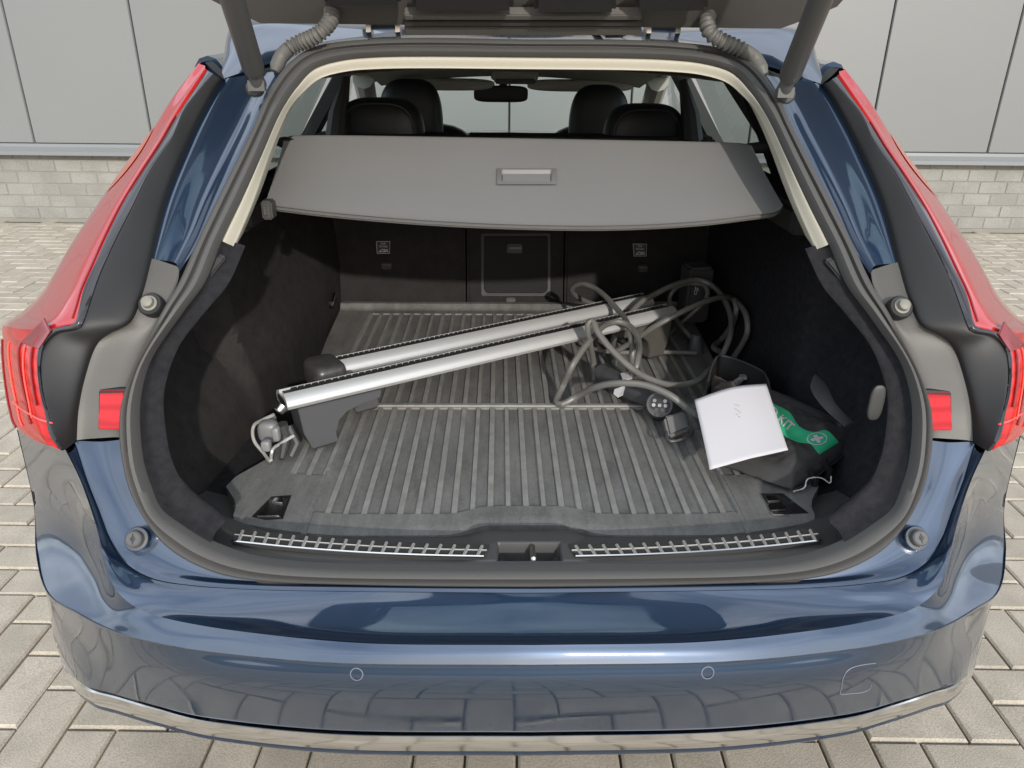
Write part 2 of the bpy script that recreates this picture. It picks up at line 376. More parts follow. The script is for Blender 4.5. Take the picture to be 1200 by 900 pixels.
# bricks seen right and left of the car are parts, joined beyond
zrow = 0.018
def brick_mesh(L):
    b = .003; x = L/2-.005; z = bh/2-.0045; V = []
    for (sx, sz) in ((-1, -1), (1, -1), (1, 1), (-1, 1)): V.append((sx*x, .06, sz*z))
    for (sx, sz) in ((-1, -1), (1, -1), (1, 1), (-1, 1)): V.append((sx*x, b, sz*z))
    for (sx, sz) in ((-1, -1), (1, -1), (1, 1), (-1, 1)): V.append((sx*(x-b), 0, sz*(z-b)))
    F = [(8, 9, 10, 11)]
    for k in range(4):
        l = (k+1) % 4; F += [(k, l, l+4, k+4), (k+4, l+4, l+8, k+8)]
    me = bpy.data.meshes.new('brick'); me.from_pydata(V, [], F); me.materials.append(BRICK); me.update(); return me
BM_ = brick_mesh(bw); more = MB(); nb = 0
for r in range(6):
    for c in range(-50, 51):
        x = c*bw+(bw/2 if r % 2 else 0)+.03
        if abs(x) > 11.5: continue
        z = zrow+bh*(r+.5); y = .105+rnd.uniform(-.002, .002)
        if z > PL: y += .0
        if abs(x) < 4.75 and nb < 300 and not (abs(x) < 2.1 and r > 5):
            o = bpy.data.objects.new('brick', BM_); o.location = (x, y, z); o.rotation_euler = (0, rnd.uniform(-.004, .004), 0); link(o, wall); nb += 1
        else:
            more.add([(x+v.co.x, y+v.co.y, z+v.co.z) for v in BM_.vertices], [tuple(f.vertices) for f in BM_.polygons])
mo = more.build('brick_field', BRICK, wall, False); mo['kind'] = 'stuff'
pw = .97; PB = .655
for k in range(-12, 13):
    x0 = -.09+pw*k; m = MB()
    for (a, b_) in ((x0+.005, x0+pw-.005),):
        V = [(a, .03, PB), (b_, .03, PB), (b_, .03, 5.2), (a, .03, 5.2), (a+.006, .018, PB+.004), (b_-.006, .018, PB+.004), (b_-.006, .018, 5.19), (a+.006, .018, 5.19), (a, .09, PB), (b_, .09, PB), (b_, .09, 5.2), (a, .09, 5.2)]
        F = [(4, 5, 6, 7)]+[(q, (q+1) % 4, (q+1) % 4+4, q+4) for q in range(4)]+[(q+8, (q+1) % 4+8, (q+1) % 4, q) for q in range(4)]
        m.add(V, F)
    m.build('wall_panel', PANEL, wall, False)
b2 = MB(); b2.box((0, .13, 2.95), (24, .06, 4.55)); b2.build('backing_sheet', pr('seam_dark', (.035, .035, .035), .8), wall)
# flashing: folded metal drip edge
fl = [(0, .03, .653), (0, .004, .650), (0, -.004, .628), (0, -.002, .598), (0, -.014, .592), (0, -.016, .562), (0, .09, .560), (0, .09, .653)]
fo = MB()
for xx in range(-4, 4):
    a, b_ = xx*3+.002, xx*3+2.998; n = len(fl)
    fo.add([(a, q[1], q[2]) for q in fl]+[(b_, q[1], q[2]) for q in fl], [(q, (q+1) % n, (q+1) % n+n, q+n) for q in range(n)]+[tuple(range(n)), tuple(range(2*n-1, n-1, -1))])
fo.build('drip_flashing', pr('flashing', (.19, .20, .205), .4, bump=(30, .1)), wall, False)
# ================================================================ the car
car = empty('parked_car', (0, .9, 0), 'dark blue estate car seen from behind with its tailgate open and cargo bay showing', 'car')
car_inv = Matrix.Translation((0, -.9, 0))
def P_(o):                                            # keep world coordinates for parts built in world space
    return o
class Par:                                            # children are modelled in world space, so undo the empty's offset
    pass
def settle(root):
    off = Vector(root.location)
    for ch in root.children:
        ch.location = Vector(ch.location)-off
SIDES = ((-1, 'l'), (1, 'r'))
def mir(R, s): return R if s < 0 else [np.array(r)*MX for r in R]
N = 90
so_px = [(610, 47), (500, 45), (430, 47), (378, 53), (353, 64), (333, 82), (313, 113), (300, 145), (283, 180), (253, 240), (233, 283), (213, 328), (192, 365), (170, 410), (156, 440), (146, 470), (143, 500), (146, 535), (155, 572), (172, 605), (197, 637), (233, 660), (277, 674), (333, 680), (400, 682), (500, 684), (610, 685)]
si_px = [(610, 67), (500, 66), (440, 67), (400, 71), (368, 81), (347, 103), (333, 124), (322, 145), (307, 180), (282, 235), (259, 283), (240, 330), (217, 362), (187, 403), (172, 433), (164, 467), (163, 500), (167, 540), (176, 570), (188, 597), (212, 616), (246, 637), (287, 652), (333, 660), (400, 664), (500, 665), (610, 665)]
SO = cr(row(so_px), 2*N+1); SI_ = cr(row(si_px), 2*N+1)
# arc-length match: resample per control section so that the two loops stay abreast
def sect(P, n=7):
    P = np.array(P); Q = np.vstack([2*P[0]-P[1], P, 2*P[-1]-P[-2]]); o = []
    for i in range(1, len(Q)-2):
        p0, p1, p2, p3 = Q[i-1:i+3]
        for t in np.linspace(0, 1, n, endpoint=False):
            o.append(.5*((2*p1)+(-p0+p2)*t+(2*p0-5*p1+4*p2-p3)*t*t+(-p0+3*p1-3*p2+p3)*t**3))
    o.append(P[-1]); return np.array(o)
SO = sect(row(so_px)); SI_ = sect(row(si_px))
SO[0][0] = SO[-1][0] = SI_[0][0] = SI_[-1][0] = 0
def loop(h):                                         # half (top centre .. side .. bottom centre) to a closed loop
    return np.vstack([h, (h[1:-1]*MX)[::-1]])
LO, LI = loop(SO), loop(SI_)
prof = [(0, .012), (0., -.004), (.06, -.012), (.2, -.016), (.34, -.013), (.40, -.004), (.46, -.003), (.52, -.014), (.66, -.021), (.84, -.019), (.96, -.008), (1.0, .012)]
rows = []
for t, dy in prof: rows.append(LO+(LI-LO)*t+np.array([0, dy, -dy*.25]))
patch('door_seal', rows, SEAL, car, closed=True, sharp=50)
# ---- painted jamb below and bumper --------------------------------------
def hrow(pts, n=70): return cr(row(pts), n)
jo = hrow([(610, 684), (500, 683), (400, 681), (333, 679), (277, 673), (233, 659), (197, 636), (172, 604), (155, 571), (146, 535), (144, 515)])
A1 = hrow([(610, 689, -.012), (400, 687, -.012), (300, 685, -.012), (225, 680, -.012), (180, 672, -.012), (150, 655, -.01), (132, 630, -.008), (120, 600, -.006), (104, 560, -.004), (90, 517, -.004)])
A2 = A1+np.array([0, -.006, -.004])
def z2(px, py, z): return atZ(px, py, z)
B_c = row([(610, 756, -.105), (430, 754, -.1), (290, 741, -.085), (200, 726, -.064), (160, 712, -.055), (135, 690, -.048), (124, 660, -.042), (112, 615, -.040), (95, 565, -.038), (76, 526, -.036)])
C_c = np.array([atZ(*q) for q in [(610, 779, .618), (400, 777, .612), (250, 764, .604), (170, 750, .600), (125, 737, .598), (88, 718, .592), (55, 695, .585), (42, 650, .585), (39, 590, .61), (20, 503, .745)]])
M_c = (B_c+C_c)/2+np.array([0, -.0011, .0011])
for k, q in ((5, (122, 701, .622)), (6, (112, 676, .628)), (7, (96, 638, .640)), (8, (76, 582, .705)), (9, (50, 516, .795))): M_c[k] = atZ(*q)
D_c = row([(610, 812, -.122), (400, 809, -.118), (250, 796, -.102), (170, 780, -.07), (122, 767, -.03), (84, 745, .025), (60, 715, .08), (49, 660, .20), (49, 600, .33), (38, 520, .38)])
E_c = row([(610, 858, -.10), (400, 856, -.096), (250, 842, -.078), (180, 826, -.055), (130, 812, -.02), (98, 802, .01), (74, 778, .09), (59, 725, .2), (53, 640, .36), (50, 560, .48)])
def hold(R, pts, X=.935):                           # keep the flank no wider than the body
    for k, q in enumerate(pts):
        if abs(R[k][0]) > X: R[k] = atX(q[0], q[1], -X)
hold(C_c, [(610, 779), (400, 777), (250, 764), (170, 750), (125, 737), (88, 718), (55, 695), (42, 650), (39, 590), (20, 503)])
hold(D_c, [(610, 812), (400, 809), (250, 796), (170, 780), (122, 767), (84, 745), (60, 715), (49, 660), (49, 600), (38, 520)], .93)
hold(E_c, [(610, 858), (400, 856), (250, 842), (180, 826), (130, 812), (98, 802), (74, 778), (59, 725), (53, 640), (50, 560)], .915)
NS = 9
B1, Crow, Mrow, Dr, Er = [sect(q, NS) for q in (B_c, C_c, M_c, D_c, E_c)]
A2c = cr(A2, len(B1))
# abreast of the crease: match by arc length on the inner run
sh1 = A2c+(B1-A2c)*.3+np.array([0, .0, -.006]); sh2 = A2c+(B1-A2c)*.7+np.array([0, 0, -.008])
for s, _ in (0, 0),: pass
jamb = [full(jo), full(jo)*1.0+np.array([0, -.004, -.001]), full(A1)]
jr = across([full(jo), full(jo+(A1-jo)*.5+np.array([0, .003, -.004])), full(A1), full(A2)], 4)
patch('sill_panel', jr, PAINT, car, thick=.03, tdir=(0, .8, -.4), sharp=60)
shelf = across([full(A2c+np.array([0, 0, -.001])), full(sh1), full(sh2), full(B1)], 6)
band = across([full(B1), full(Mrow), full(Crow)], 6)
D0 = Crow+np.array([0, .0015, -.004])
face = across([full(Crow+np.array([0, .0005, -.002])), full(D0), full(Dr), full(Er)], 6)
bump = empty('x', (0, 0, 0)); bpy.data.objects.remove(bump)
R_ = shelf+band[1:]+face
bumper = patch('bumper', R_, PAINT, car, sharp=28)
# lower chrome strip and skirt
E2 = full(Er)+np.array([0, .012, -.003])
c0 = np.array(E2); c1 = full(Er)+np.array([0, -.003, -.006]); c2 = full(Er)+np.array([0, -.002, -.026]); c3 = full(Er)+np.array([0, .006, -.046]); c4 = full(Er)+np.array([0, .020, -.052])
n_ = len(c0); a_, b_ = int(n_*.115), int(n_*.885)
def taper(Rw):                                       # strip narrows towards both ends
    out = []
    for r in Rw:
        r = r[a_:b_].copy(); t = np.linspace(-1, 1, len(r)); wgt = np.clip((1-np.abs(t))*7, .12, 1)[:, None]
        out.append(c0[a_:b_]+(r-c0[a_:b_])*wgt)
    return out
patch('black_trim_line', taper([c0, c0+np.array([0, -.008, -.004]), c1+np.array([0, .003, 0])]), GLOSS, car)
patch('chrome_strip', across(taper([c1, c2, c3]), 4), CHROME, car, thick=.01, tdir=(0, 1, .2))
k0 = full(Er)+np.array([0, .018, -.047]); k1 = full(Er)+np.array([0, .020, -.072]); k2 = full(Er)*np.array([.93, 1, 1])+np.array([0, .14, -.19])
patch('lower_skirt', across([k0, k1, k2], 4), pr('skirt_blue', (.02, .035, .07), .25, metal=.4, coat=.6), car)
# parking sensors, tow cover
def disc_on(px, py, off, r, name, mat, parent, ring=False, sy=1.):
    c = hit(px, py, off); m = MB(); n = 28
    if ring:
        V = []
        for rr in (r, r*.86):
            for k in range(n): a = 2*math.pi*k/n; V.append((c[0]+rr*math.cos(a), c[1]-.0015, c[2]+rr*math.sin(a)))
        for rr in (r, r*.86):
            for k in range(n): a = 2*math.pi*k/n; V.append((c[0]+rr*math.cos(a), c[1]+.004, c[2]+rr*math.sin(a)))
        F = [(k, (k+1) % n, n+(k+1) % n, n+k) for k in range(n)]+[(k, 2*n+k, 2*n+(k+1) % n, (k+1) % n) for k in range(n)]
        m.add(V, F)
    return m.build(name, mat, parent)
from mathutils.bvhtree import BVHTree
bvh = BVHTree.FromPolygons([v.co.copy() for v in bumper.data.vertices], [tuple(q.vertices) for q in bumper.data.polygons])
def onbump(px, py):
    d = Vector(ray(px, py)); return bvh.ray_cast(Vector((CX, 0, CH)), d.normalized())[:2]
ring = pr('sensor_edge', (.14, .15, .19), .4)
for s in (-1, 1):
    c, nn = onbump(418, 790)
    if nn.y > 0: nn = -nn
    if s > 0: c = Vector((-c.x, c.y, c.z)); nn = Vector((-nn.x, nn.y, nn.z))
    ux = nn.cross(Vector((0, 0, 1))).normalized(); uz = ux.cross(nn).normalized(); V = []; n = 36
    for rr_s, hh in ((.0094, .0), (.0088, .0006), (.0080, .0006), (.0078, -.0002)):
        for k in range(n): a_ = 2*math.pi*k/n; V.append(c+ux*math.cos(a_)*rr_s+uz*math.sin(a_)*rr_s+nn*(hh+.0004))
    m = MB(); m.add(V, grid_faces(4, n, True)); m.build('sensor_ring', ring, bumper)
tcs = [onbump(x, y)[0] for x, y in ((1021, 802), (1018, 808), (1011, 811), (998, 812.5), (985, 813), (986, 806), (987, 799), (989, 792), (992, 787), (997, 783), (1004, 780.5), (1014, 778.5), (1026, 777))]
m = MB(); m.tube(list(cr(np.array([tuple(q) for q in tcs])+np.array([0, -.0003, 0]), 60)), .0007, 6); m.build('tow_cover_seam', pr('seam_light', (.16, .17, .21), .4), bumper)

# ---- rear quarter: plateau, blue pillar, black trim, tail light ----------
for s, sd_ in SIDES:
    # grey flange plateau
    k0 = row([(144, 516), (143, 490), (148, 462), (157, 437), (170, 409), (192, 364), (209, 330), (211, 317)], .0)
    k1 = row([(90, 516, -.004), (92, 482, -.008), (100, 442, -.012), (115, 402, -.016), (133, 388, -.018), (153, 378, -.018), (167, 345, -.018), (178, 303, -.016)])
    k0 = cr(k0, 40); k1 = cr(k1, 40)
    mid = k0+(k1-k0)*.5+np.array([0, .008, 0])
    fl_ = patch('flange_trim', mir(across([k0+np.array([0, -.003, 0]), k0+(k1-k0)*.15+np.array([0, .010, 0]), mid, k0+(k1-k0)*.85+np.array([0, .004, 0]), k1], 4), s), PLAT, car, sharp=45)
    # red reflector sits proud of it
    q = [hit(115, 459, -.004), hit(147, 458, -.004), hit(143, 504, -.004), hit(114, 504, -.004)]
    q = np.array(q); q = q if s < 0 else q*MX
    q = q[:, :]
    out = [q[0]+np.array([0, 0, 0]), q[1], q[2], q[3]]
    prism('reflector', out, (0, .012, 0), REFL, fl_, bevel=.003)
    qq = (q-q.mean(0))*np.array([1.08, 1, 1.06])+q.mean(0)+np.array([0, .0035, 0]); prism('reflector_frame', list(qq), (0, .012, 0), BLK, fl_, bevel=.002)
    # blue pillar panel
    b0 = row([(211, 317, 0), (233, 283), (253, 240), (283, 180), (300, 145), (313, 113), (325, 92), (333, 82)], 0)
    b1 = row([(178, 303, -.016), (183, 280, -.016), (194, 236, -.016), (205, 205, -.016), (222, 165, -.016), (240, 128, -.014), (256, 100, -.01), (262, 92, -.008)])
    b0 = cr(b0, 50); b1 = cr(b1, 50); d = b1-b0
    w_ = np.linspace(0, 1, 50)[:, None]
    pil = patch('pillar_panel', mir(across([b0, b0+d*.12+np.array([0, .006, 0]), b0+d*.35+np.array([0, .022, 0]), b0+d*.6+np.array([0, .016, 0]), b0+d*.85+np.array([0, .004, 0]), b1+np.array([0, .004, 0])], 5), s), PAINT, car, sharp=60)
    # upper corner: painted gutter between seal and tailgate edge and the roof flank
    u0 = cr(row([(333, 82), (353, 64), (378, 53), (430, 47), (520, 46), (614, 47)], .0), 50)
    u0b = cr(row([(326, 72, .03), (345, 60, .03), (372, 50, .03), (430, 42, .03), (520, 40, .03), (614, 41, .03)]), 50)
    u1 = cr(row([(262, 92, -.008), (275, 62, .03), (292, 28, .06), (430, 30, .06), (520, 30, .06), (614, 31, .06)]), 50)
    u2 = cr(row([(262, 92, -.008), (262, 66, .06), (285, 20, .14), (430, 22, .14), (520, 22, .14), (614, 23, .14)]), 50)
    patch('gutter_panel', mir(across([u0, u0b, u1, u2], 5), s), PAINT, car, sharp=50)
    # black trim between pillar and lamp
    t0 = cr(np.vstack([k1[::1], b1[1:]]), 90)
    kx = row([(75, 527, -.045), (66, 512, -.05), (57, 482, -.055), (50, 455, -.058), (48, 424, -.06), (53, 402, -.062), (67, 390, -.062), (94, 384, -.064), (99, 374, -.066), (116, 324, -.066), (132, 288, -.066), (156, 240, -.064), (176, 200, -.06), (202, 160, -.056), (216, 128, -.05), (234, 104, -.042), (250, 86, -.035)])
    t1 = cr(kx, 90)
    # keep the two edges abreast by height
    def byz(P, zz):
        o = np.argsort(P[:, 2]); return np.array([[np.interp(z, P[o, 2], P[o, k]) for k in range(2)]+[z] for z in zz])
    lo_, hi_ = t0[0, 2], t0[-1, 2]; f0 = np.linspace(0, 1, 90)
    t0 = byz(t0, t0[0, 2]+(t0[-1, 2]-t0[0, 2])*f0)
    step = t0+np.array([0, -.014, 0]); dd = t1-t0
    patch('pillar_trim', mir(across([t0+np.array([.003, .03, 0]), t0, t0+dd*.10+np.array([0, -.012, 0]), t0+dd*.5+np.array([0, -.012, 0]), t0+dd*.9+np.array([0, -.006, 0]), t1], 5), s), BLK, car, sharp=50)
    cpp = np.array([hit(*q) for q in ((239, 73, -.032), (248, 81, -.040), (262, 93, -.022), (260, 84, .004), (248, 71, .004))])
    prism('trim_end_cap', mir([cpp], s)[0], (0, .02, -.006), BLK, car, bevel=.002)
    # gloss strip between trim and lens
    g0 = t1+np.array([0, -.002, 0])
    gx = row([(72, 525, -.048), (60, 512, -.052), (53, 482, -.055), (47, 455, -.06), (44, 424, -.062), (48, 400, -.064), (62, 386, -.066), (88, 378, -.07), (93, 362, -.07), (99, 337, -.068), (112, 308, -.066), (128, 272, -.062), (146, 236, -.058), (168, 200, -.052), (190, 166, -.046), (206, 138, -.038), (243, 82, -.03)])
    g1 = cr(gx, 90)
    patch('lamp_edge_trim', mir(across([g0, g0+(g1-g0)*.5+np.array([0, -.004, 0]), g1+np.array([0, -.002, 0])], 3), s), GLOSS, car, sharp=60)
    # tail light lens: inner edge g1 .. ridge .. outer edge
    ox = row([(70, 524, -.04), (45, 517, .02), (20, 501, .10), (12, 480, .13), (8, 455, .14), (5, 425, .145), (4, 400, .145), (4, 381, .14), (28, 364, .135), (47, 344, .13), (62, 321, .12), (86, 281, .10), (119, 233, .08), (151, 189, .06), (180, 152, .03), (208, 108, .0), (236, 73, -.028)])
    mxr = row([(71, 524, -.046), (50, 516, -.035), (35, 497, -.02), (30, 475, -.015), (24, 450, -.01), (20, 425, -.01), (20, 405, -.015), (32, 386, -.02), (58, 372, -.03), (75, 350, -.035), (88, 318, -.03), (108, 279, -.03), (134, 234, -.03), (160, 195, -.03), (184, 160, -.03), (207, 124, -.03), (240, 77, -.029)])
    g1c = sect(gx, 6); oxc = sect(ox, 6); mxc = sect(mxr, 6)
    rws = across([g1c, g1c+(mxc-g1c)*.5+np.array([0, -.006, 0]), mxc, mxc+(oxc-mxc)*.6+np.array([-.008, -.0, 0]), oxc], 4)
    # split by region: lower lamp (textured red), upper blade
    rr = np.array(rws); nrow = rr.shape[1]; cut = 7*6
    tl = patch('tail_light', mir(list(rr[:, :cut+1]), s), LENS, car, sharp=40)
    patch('lamp_blade', mir(list(rr[:, cut:]), s), LENSS, tl, sharp=40)
    gd_ = pr('guide_red', (.95, .10, .07), .2, coat=.5); dk_ = pr('inner_red', (.20, .006, .006), .3, coat=.5)
    for ri, c0_, c1_, mt, rd in ((2, 15, 36, dk_, .0022), (5, 13, 37, gd_, .0013), (7, 12, 38, dk_, .0020), (10, 12, 38, gd_, .0013), (13, 12, 38, dk_, .0018)):
        ln3 = rr[ri, c0_:c1_]+np.array([-.0006, -.0010, 0]); ln3 = ln3 if s < 0 else ln3*MX
        m = MB(); m.tube(list(ln3), rd, 8); m.build('light_guide', mt, tl)
    ln3 = rr[1, cut+3:-6]+np.array([0, -.001, 0]); ln3 = ln3 if s < 0 else ln3*MX
    m = MB(); m.tube(list(ln3), .0018, 8); m.build('light_guide', dk_, tl)
    # inner dark reflector shapes and light bar in the lens
    bar = rr[9, 5:30]; bar2 = rr[3, 4:24]
    lb = [hit(x, y, o) for x, y, o in ((10, 400, -.0), (12, 430, .0), (16, 462, .0), (22, 490, .0))]
    a1 = cr(row([(16, 470, .02), (28, 480, -.02), (48, 491, -.045), (62, 495, -.054)]), 20)+np.array([0, -.0022, 0])
    a1 = a1 if s < 0 else a1*MX
    m = MB(); m.tube(list(a1), .0015, 8); m.build('light_bar', pr('bright_red', (.85, .06, .05), .2, coat=1), tl)
    wv = np.sin(np.linspace(0, math.pi, 13))[:, None]**.8; pr_ = np.array([-.0006, -.0012, .0006]); md_ = rr[12, 73:86]
    patch('amber_blade', mir([md_+(rr[14, 73:86]-md_)*wv+pr_, md_+pr_*1.2, md_+(rr[10, 73:86]-md_)*wv+pr_], s), AMBER, tl)
    # rear dark triangle in the lamp corner
    tr = [hit(23, 402, -.03), hit(40, 386, -.04), hit(52, 372, -.06), hit(60, 388, -.072), hit(46, 409, -.072)]
    tr = np.array(tr)+np.array([0, -.0015, 0]); tr = tr if s < 0 else tr*MX
    prism('reflector_chamber', list(tr), (0, .004, 0), pr('deep_red', (.22, .01, .015), .35, coat=.4), tl, bevel=.002)
    # body flank forward of lamp
    fr = [oxc]
    n0 = len(oxc)
    tgt = oxc.copy(); tgt[:, 0] = np.where(tgt[:, 2] > 1.0, np.minimum(tgt[:, 0], -.70)-.01, np.minimum(tgt[:, 0], -.84)); tgt[:, 1] += .35
    patch('quarter_panel', mir(across([oxc, oxc*.5+tgt*.5+np.array([-.004, 0, 0]), tgt], 4), s), PAINT, car, sharp=60)
    # rubber stops
    for (px, py, off, hexm, body) in ((177, 357, -.012, CREAMD, 'upper'), (162, 632, -.01, DARKP, 'lower')):
        c = hit(px, py, off); c = c if s < 0 else c*MX
        nrm = Vector((0, -1, .75)).normalized() if body == 'upper' else Vector((0, -.8, .6)).normalized()
        c = Vector(c); m = MB()
        m.tube([c-nrm*.012, c+nrm*.003, c+nrm*.006, c+nrm*.006], [.0195, .0195, .0175, .010], 24); st = m.build('stop_base', BLK if body == 'upper' else PAINT, car)
        m = MB()
        if body == 'upper': m.tube([c, c+nrm*.008, c+nrm*.009, c+nrm*.017, c+nrm*.019], [.0125, .0125, .0095, .009, .006], 20)
        else: m.tube([c, c+nrm*.006, c+nrm*.007, c+nrm*.016, c+nrm*.018, c+nrm*.018, c+nrm*.012], [.0165, .0165, .013, .012, .010, .004, .003], 20)
        m.build('stop_buffer', pr('stop_'+body, (.20, .19, .16) if body == 'upper' else (.08, .08, .08), .55), st)

# ---- pillar and headlining trim inside the seal --------------------------
n_c = 11                                            # control sections from top centre down the pillar
ci_px = [(610, 81), (500, 80), (440, 81), (405, 84), (376, 92), (357, 107), (342, 124), (331, 145), (317, 180), (298, 235), (276, 288)]
cin = sect(row(ci_px, .035)); cou = SI_[:len(cin)]
hl = np.vstack([cin, []]) if False else cin
def fulltop(h): return np.vstack([h[::-1], h[1:]*MX])
patch('pillar_headliner_trim', across([fulltop(cou+np.array([0, .006, 0])), fulltop(cou+(cin-cou)*.25+np.array([0, -.004, .002])), fulltop(cou+(cin-cou)*.8+np.array([0, -.004, 0])), fulltop(cin), fulltop(cin+np.array([0, .05, .012]))], 4), CREAM, car, sharp=50)
# lower dark trim: seal inner edge to the felt lip
fo_px = si_px[10:]
fi_px = [(287, 288), (268, 330), (245, 358), (217, 392), (204, 415), (194, 445), (191, 470), (195, 510), (201, 535), (212, 558), (232, 580), (262, 603), (300, 618), (380, 622), (480, 626), (572, 630), (610, 630)]
fo_ = sect(row(fo_px)); 
for s, _ in SIDES:
    a = sect(row(fo_px[:12])); b = sect(row(fi_px[:12], .045))
    e = b+np.array([0, .085, 0]); e[:, 0] -= .10
    patch('seal_flange', mir(across([a+np.array([0, .004, 0]), a+(b-a)*.25+np.array([0, .012, 0]), b, e], 5), s), FELT, car, sharp=50)
    # ribbed clip below the cream trim
    c_ = [hit(x, y, .02) for x, y in ((256, 296), (268, 300), (250, 322), (241, 330))]
    c_ = np.array(c_)+np.array([0, -.012, 0]); c_ = c_ if s < 0 else c_*MX
    prism('pillar_clip', list(c_), (0, .012, 0), DARKP, car, bevel=.004)
# ---- side liner ----------------------------------------------------------
ZG = [.60, .70, .76, .80, .95, 1.10]
YG = [1.04, 1.16, 1.24, 1.40, 1.515, 1.535, 1.75, 2.10, 2.36]
XG = [  # half width at each (Y, z)
 [.66, .68, .69, .69, .69, .68],
 [.62, .66, .68, .69, .69, .68],
 [.60, .64, .67, .69, .70, .68],
 [.585, .62, .66, .69, .70, .68],
 [.575, .60, .64, .685, .70, .68],
 [.57, .58, .60, .61, .625, .655],
 [.555, .56, .57, .585, .605, .64],
 [.55, .55, .55, .555, .57, .61],
 [.55, .55, .55, .555, .57, .61]]
for s, _ in SIDES:
    rws = []
    for i in range(0, 121):
        t = i/120; zz = np.linspace(.60, 1.10, 24); r_ = []
        for z in zz:
            Y0 = Yo(z)+.135; Y = Y0+(2.36-Y0)*t
            col = [np.interp(Y, YG, [r[k] for r in XG]) for k in range(6)]
            if s > 0: col = [max(c_, q_) for c_, q_ in zip(col, (.595, .60, .605, .61, .615, .64))]
            r_.append([s*float(np.interp(z, ZG, col)), Y, z])
        rws.append(np.array(r_)); continue
        if s > 0: col = [max(c_, q_) for c_, q_ in zip(col, (.595, .60, .605, .61, .615, .64))]
        zz = np.linspace(.60, 1.10, 24); xx = np.interp(zz, ZG, col)
        rws.append(np.array([[s*x, Y, z] for x, z in zip(xx, zz)]))
    li = patch('side_liner', rws, FELT_LIT if s < 0 else FELT, car, sharp=32)  # sun on the left wall is painted into its felt colour
    # upper dark side trim above the liner up to the headliner, with the quarter window
    m = MB()
    top = 1.34
    V = [(s*.60, 1.20, 1.09), (s*.60, 2.55, 1.09), (s*.56, 2.55, 1.02), (s*.56, 1.20, 1.02)]
    m.box((s*.61, 2.02, 1.06), (.10, .92, .06)); m.build('quarter_ledge', DARKP, car, bevel=.012)
    cl = MB(); c = atX(387, 351, -.538); 
    if s < 0:
        cl.box((c[0]+.006, c[1], c[2]), (.012, .06, .014), rot=Euler((.2, 0, 0)).to_matrix()); cl.build('tie_down_eye', CHROME, li, bevel=.002)
        c = atX(283, 313, -.64); cl = MB(); cl.box((c[0], c[1], c[2]), (.01, .07, .007), rot=Euler((-.5, 0, 0)).to_matrix()); cl.build('cargo_lamp', STEEL, li)
        # bracket bits beside the cream trim
        c = hit(315, 245, .16); cl = MB(); cl.box(c, (.02, .03, .035)); cl.build('bracket', DARKP, li, bevel=.003)
        cl = MB(); c = hit(311, 247, .14); cl.box(c, (.004, .006, .016)); cl.build('bracket_pin', STEEL, li)
    else:
        c = atX(931, 320, .635); cl = MB(); cl.box(c, (.012, .05, .010), rot=Euler((-.6, 0, 0)).to_matrix())
        lm, ln, lb_ = newmat('lamp_glow'); lb_.inputs['Base Color'].default_value = (.9, .8, .6, 1); lb_.inputs['Emission Color'].default_value = (1, .85, .6, 1); lb_.inputs['Emission Strength'].default_value = 3
        cl.build('cargo_lamp', lm, li)
        c = atX(940, 352, .645); cl = MB(); cl.box((c[0]-.005, c[1], c[2]), (.014, .018, .055), rot=Euler((.25, 0, 0)).to_matrix()); cl.build('bag_hook', BLK, li, bevel=.003)
        cl = MB(); cl.box((c[0]-.016, c[1]-.012, c[2]+.0), (.003, .006, .012)); cl.build('hook_print', STEEL, li)
        c = hit(1027, 472, .04); cl = MB(); V, F = superell((c[0], c[1], c[2]), (.024, .008, .062), 3); cl.add(V, F); cl.build('flange_plug', DARKP, li)
# ---- floor, sill ---------------------------------------------------------
m = MB(); m.box((0, 1.70, .602), (1.30, 1.32, .02)); m.build('cargo_floor', FELT, car)
# sill trim between seal and mat: moulded plastic, with notch for the striker
def srow(px, zf): return None
def sig(t): return 1/(1+math.exp(max(-40, min(40, t))))
def sillz(x, Y):
    ax = abs(x); e = max(0, ax-.36)
    y = Y-.9*e*e
    base = float(np.interp(y, [.88, .905, .925, .945, .99, 1.0, 1.03, 1.055, 1.10, 1.16], [.625, .645, .660, .666, .663, .660, .650, .632, .618, .610]))
    mound = sig((ax-.085)/.006)*float(np.interp(y, [.93, .945, .992, 1.03, 1.06, 1.085], [0, .004, .006, .012, .014, 0]))
    r = max(ax-.047, .9475-Y, Y-.990)
    rec = -.040*sig(r/.0009)
    return base+mound+rec
sx = sorted(list(np.linspace(-.60, .60, 121))+list(np.linspace(-.055, .055, 56)+.0003)); sy = sorted(list(np.linspace(.88, 1.16, 50))+list(np.linspace(.940, .998, 34)+.0002))
sill_o = patch('sill_trim', [[(x, Y+.35*max(0, abs(x)-.40), sillz(x, Y)) for x in sx] for Y in sy], pr('sill_plastic', (.062, .060, .058), .45, bump=(700, .2)), car, sharp=40)
# striker
m = MB(); m.tube([(.006, .952, .625), (.006, .950, .655), (.006, .956, .664), (.006, .985, .664), (.006, .990, .655), (.006, .990, .62)], .0045, 10); m.build('striker', STEEL, sill_o)
for s in (-1, 1):
    m = MB(); m.tube([(s*.048, .965, .628), (s*.048, .965, .640), (s*.048, .965, .655), (s*.048, .965, .657)], [.012, .012, .011, .006], 16); m.build('striker_buffer', BLK, sill_o)
m = MB(); m.box((0, .968, .6285), (.090, .038, .004)); m.build('striker_plate', pr('plate', (.16, .155, .15), .4), sill_o)
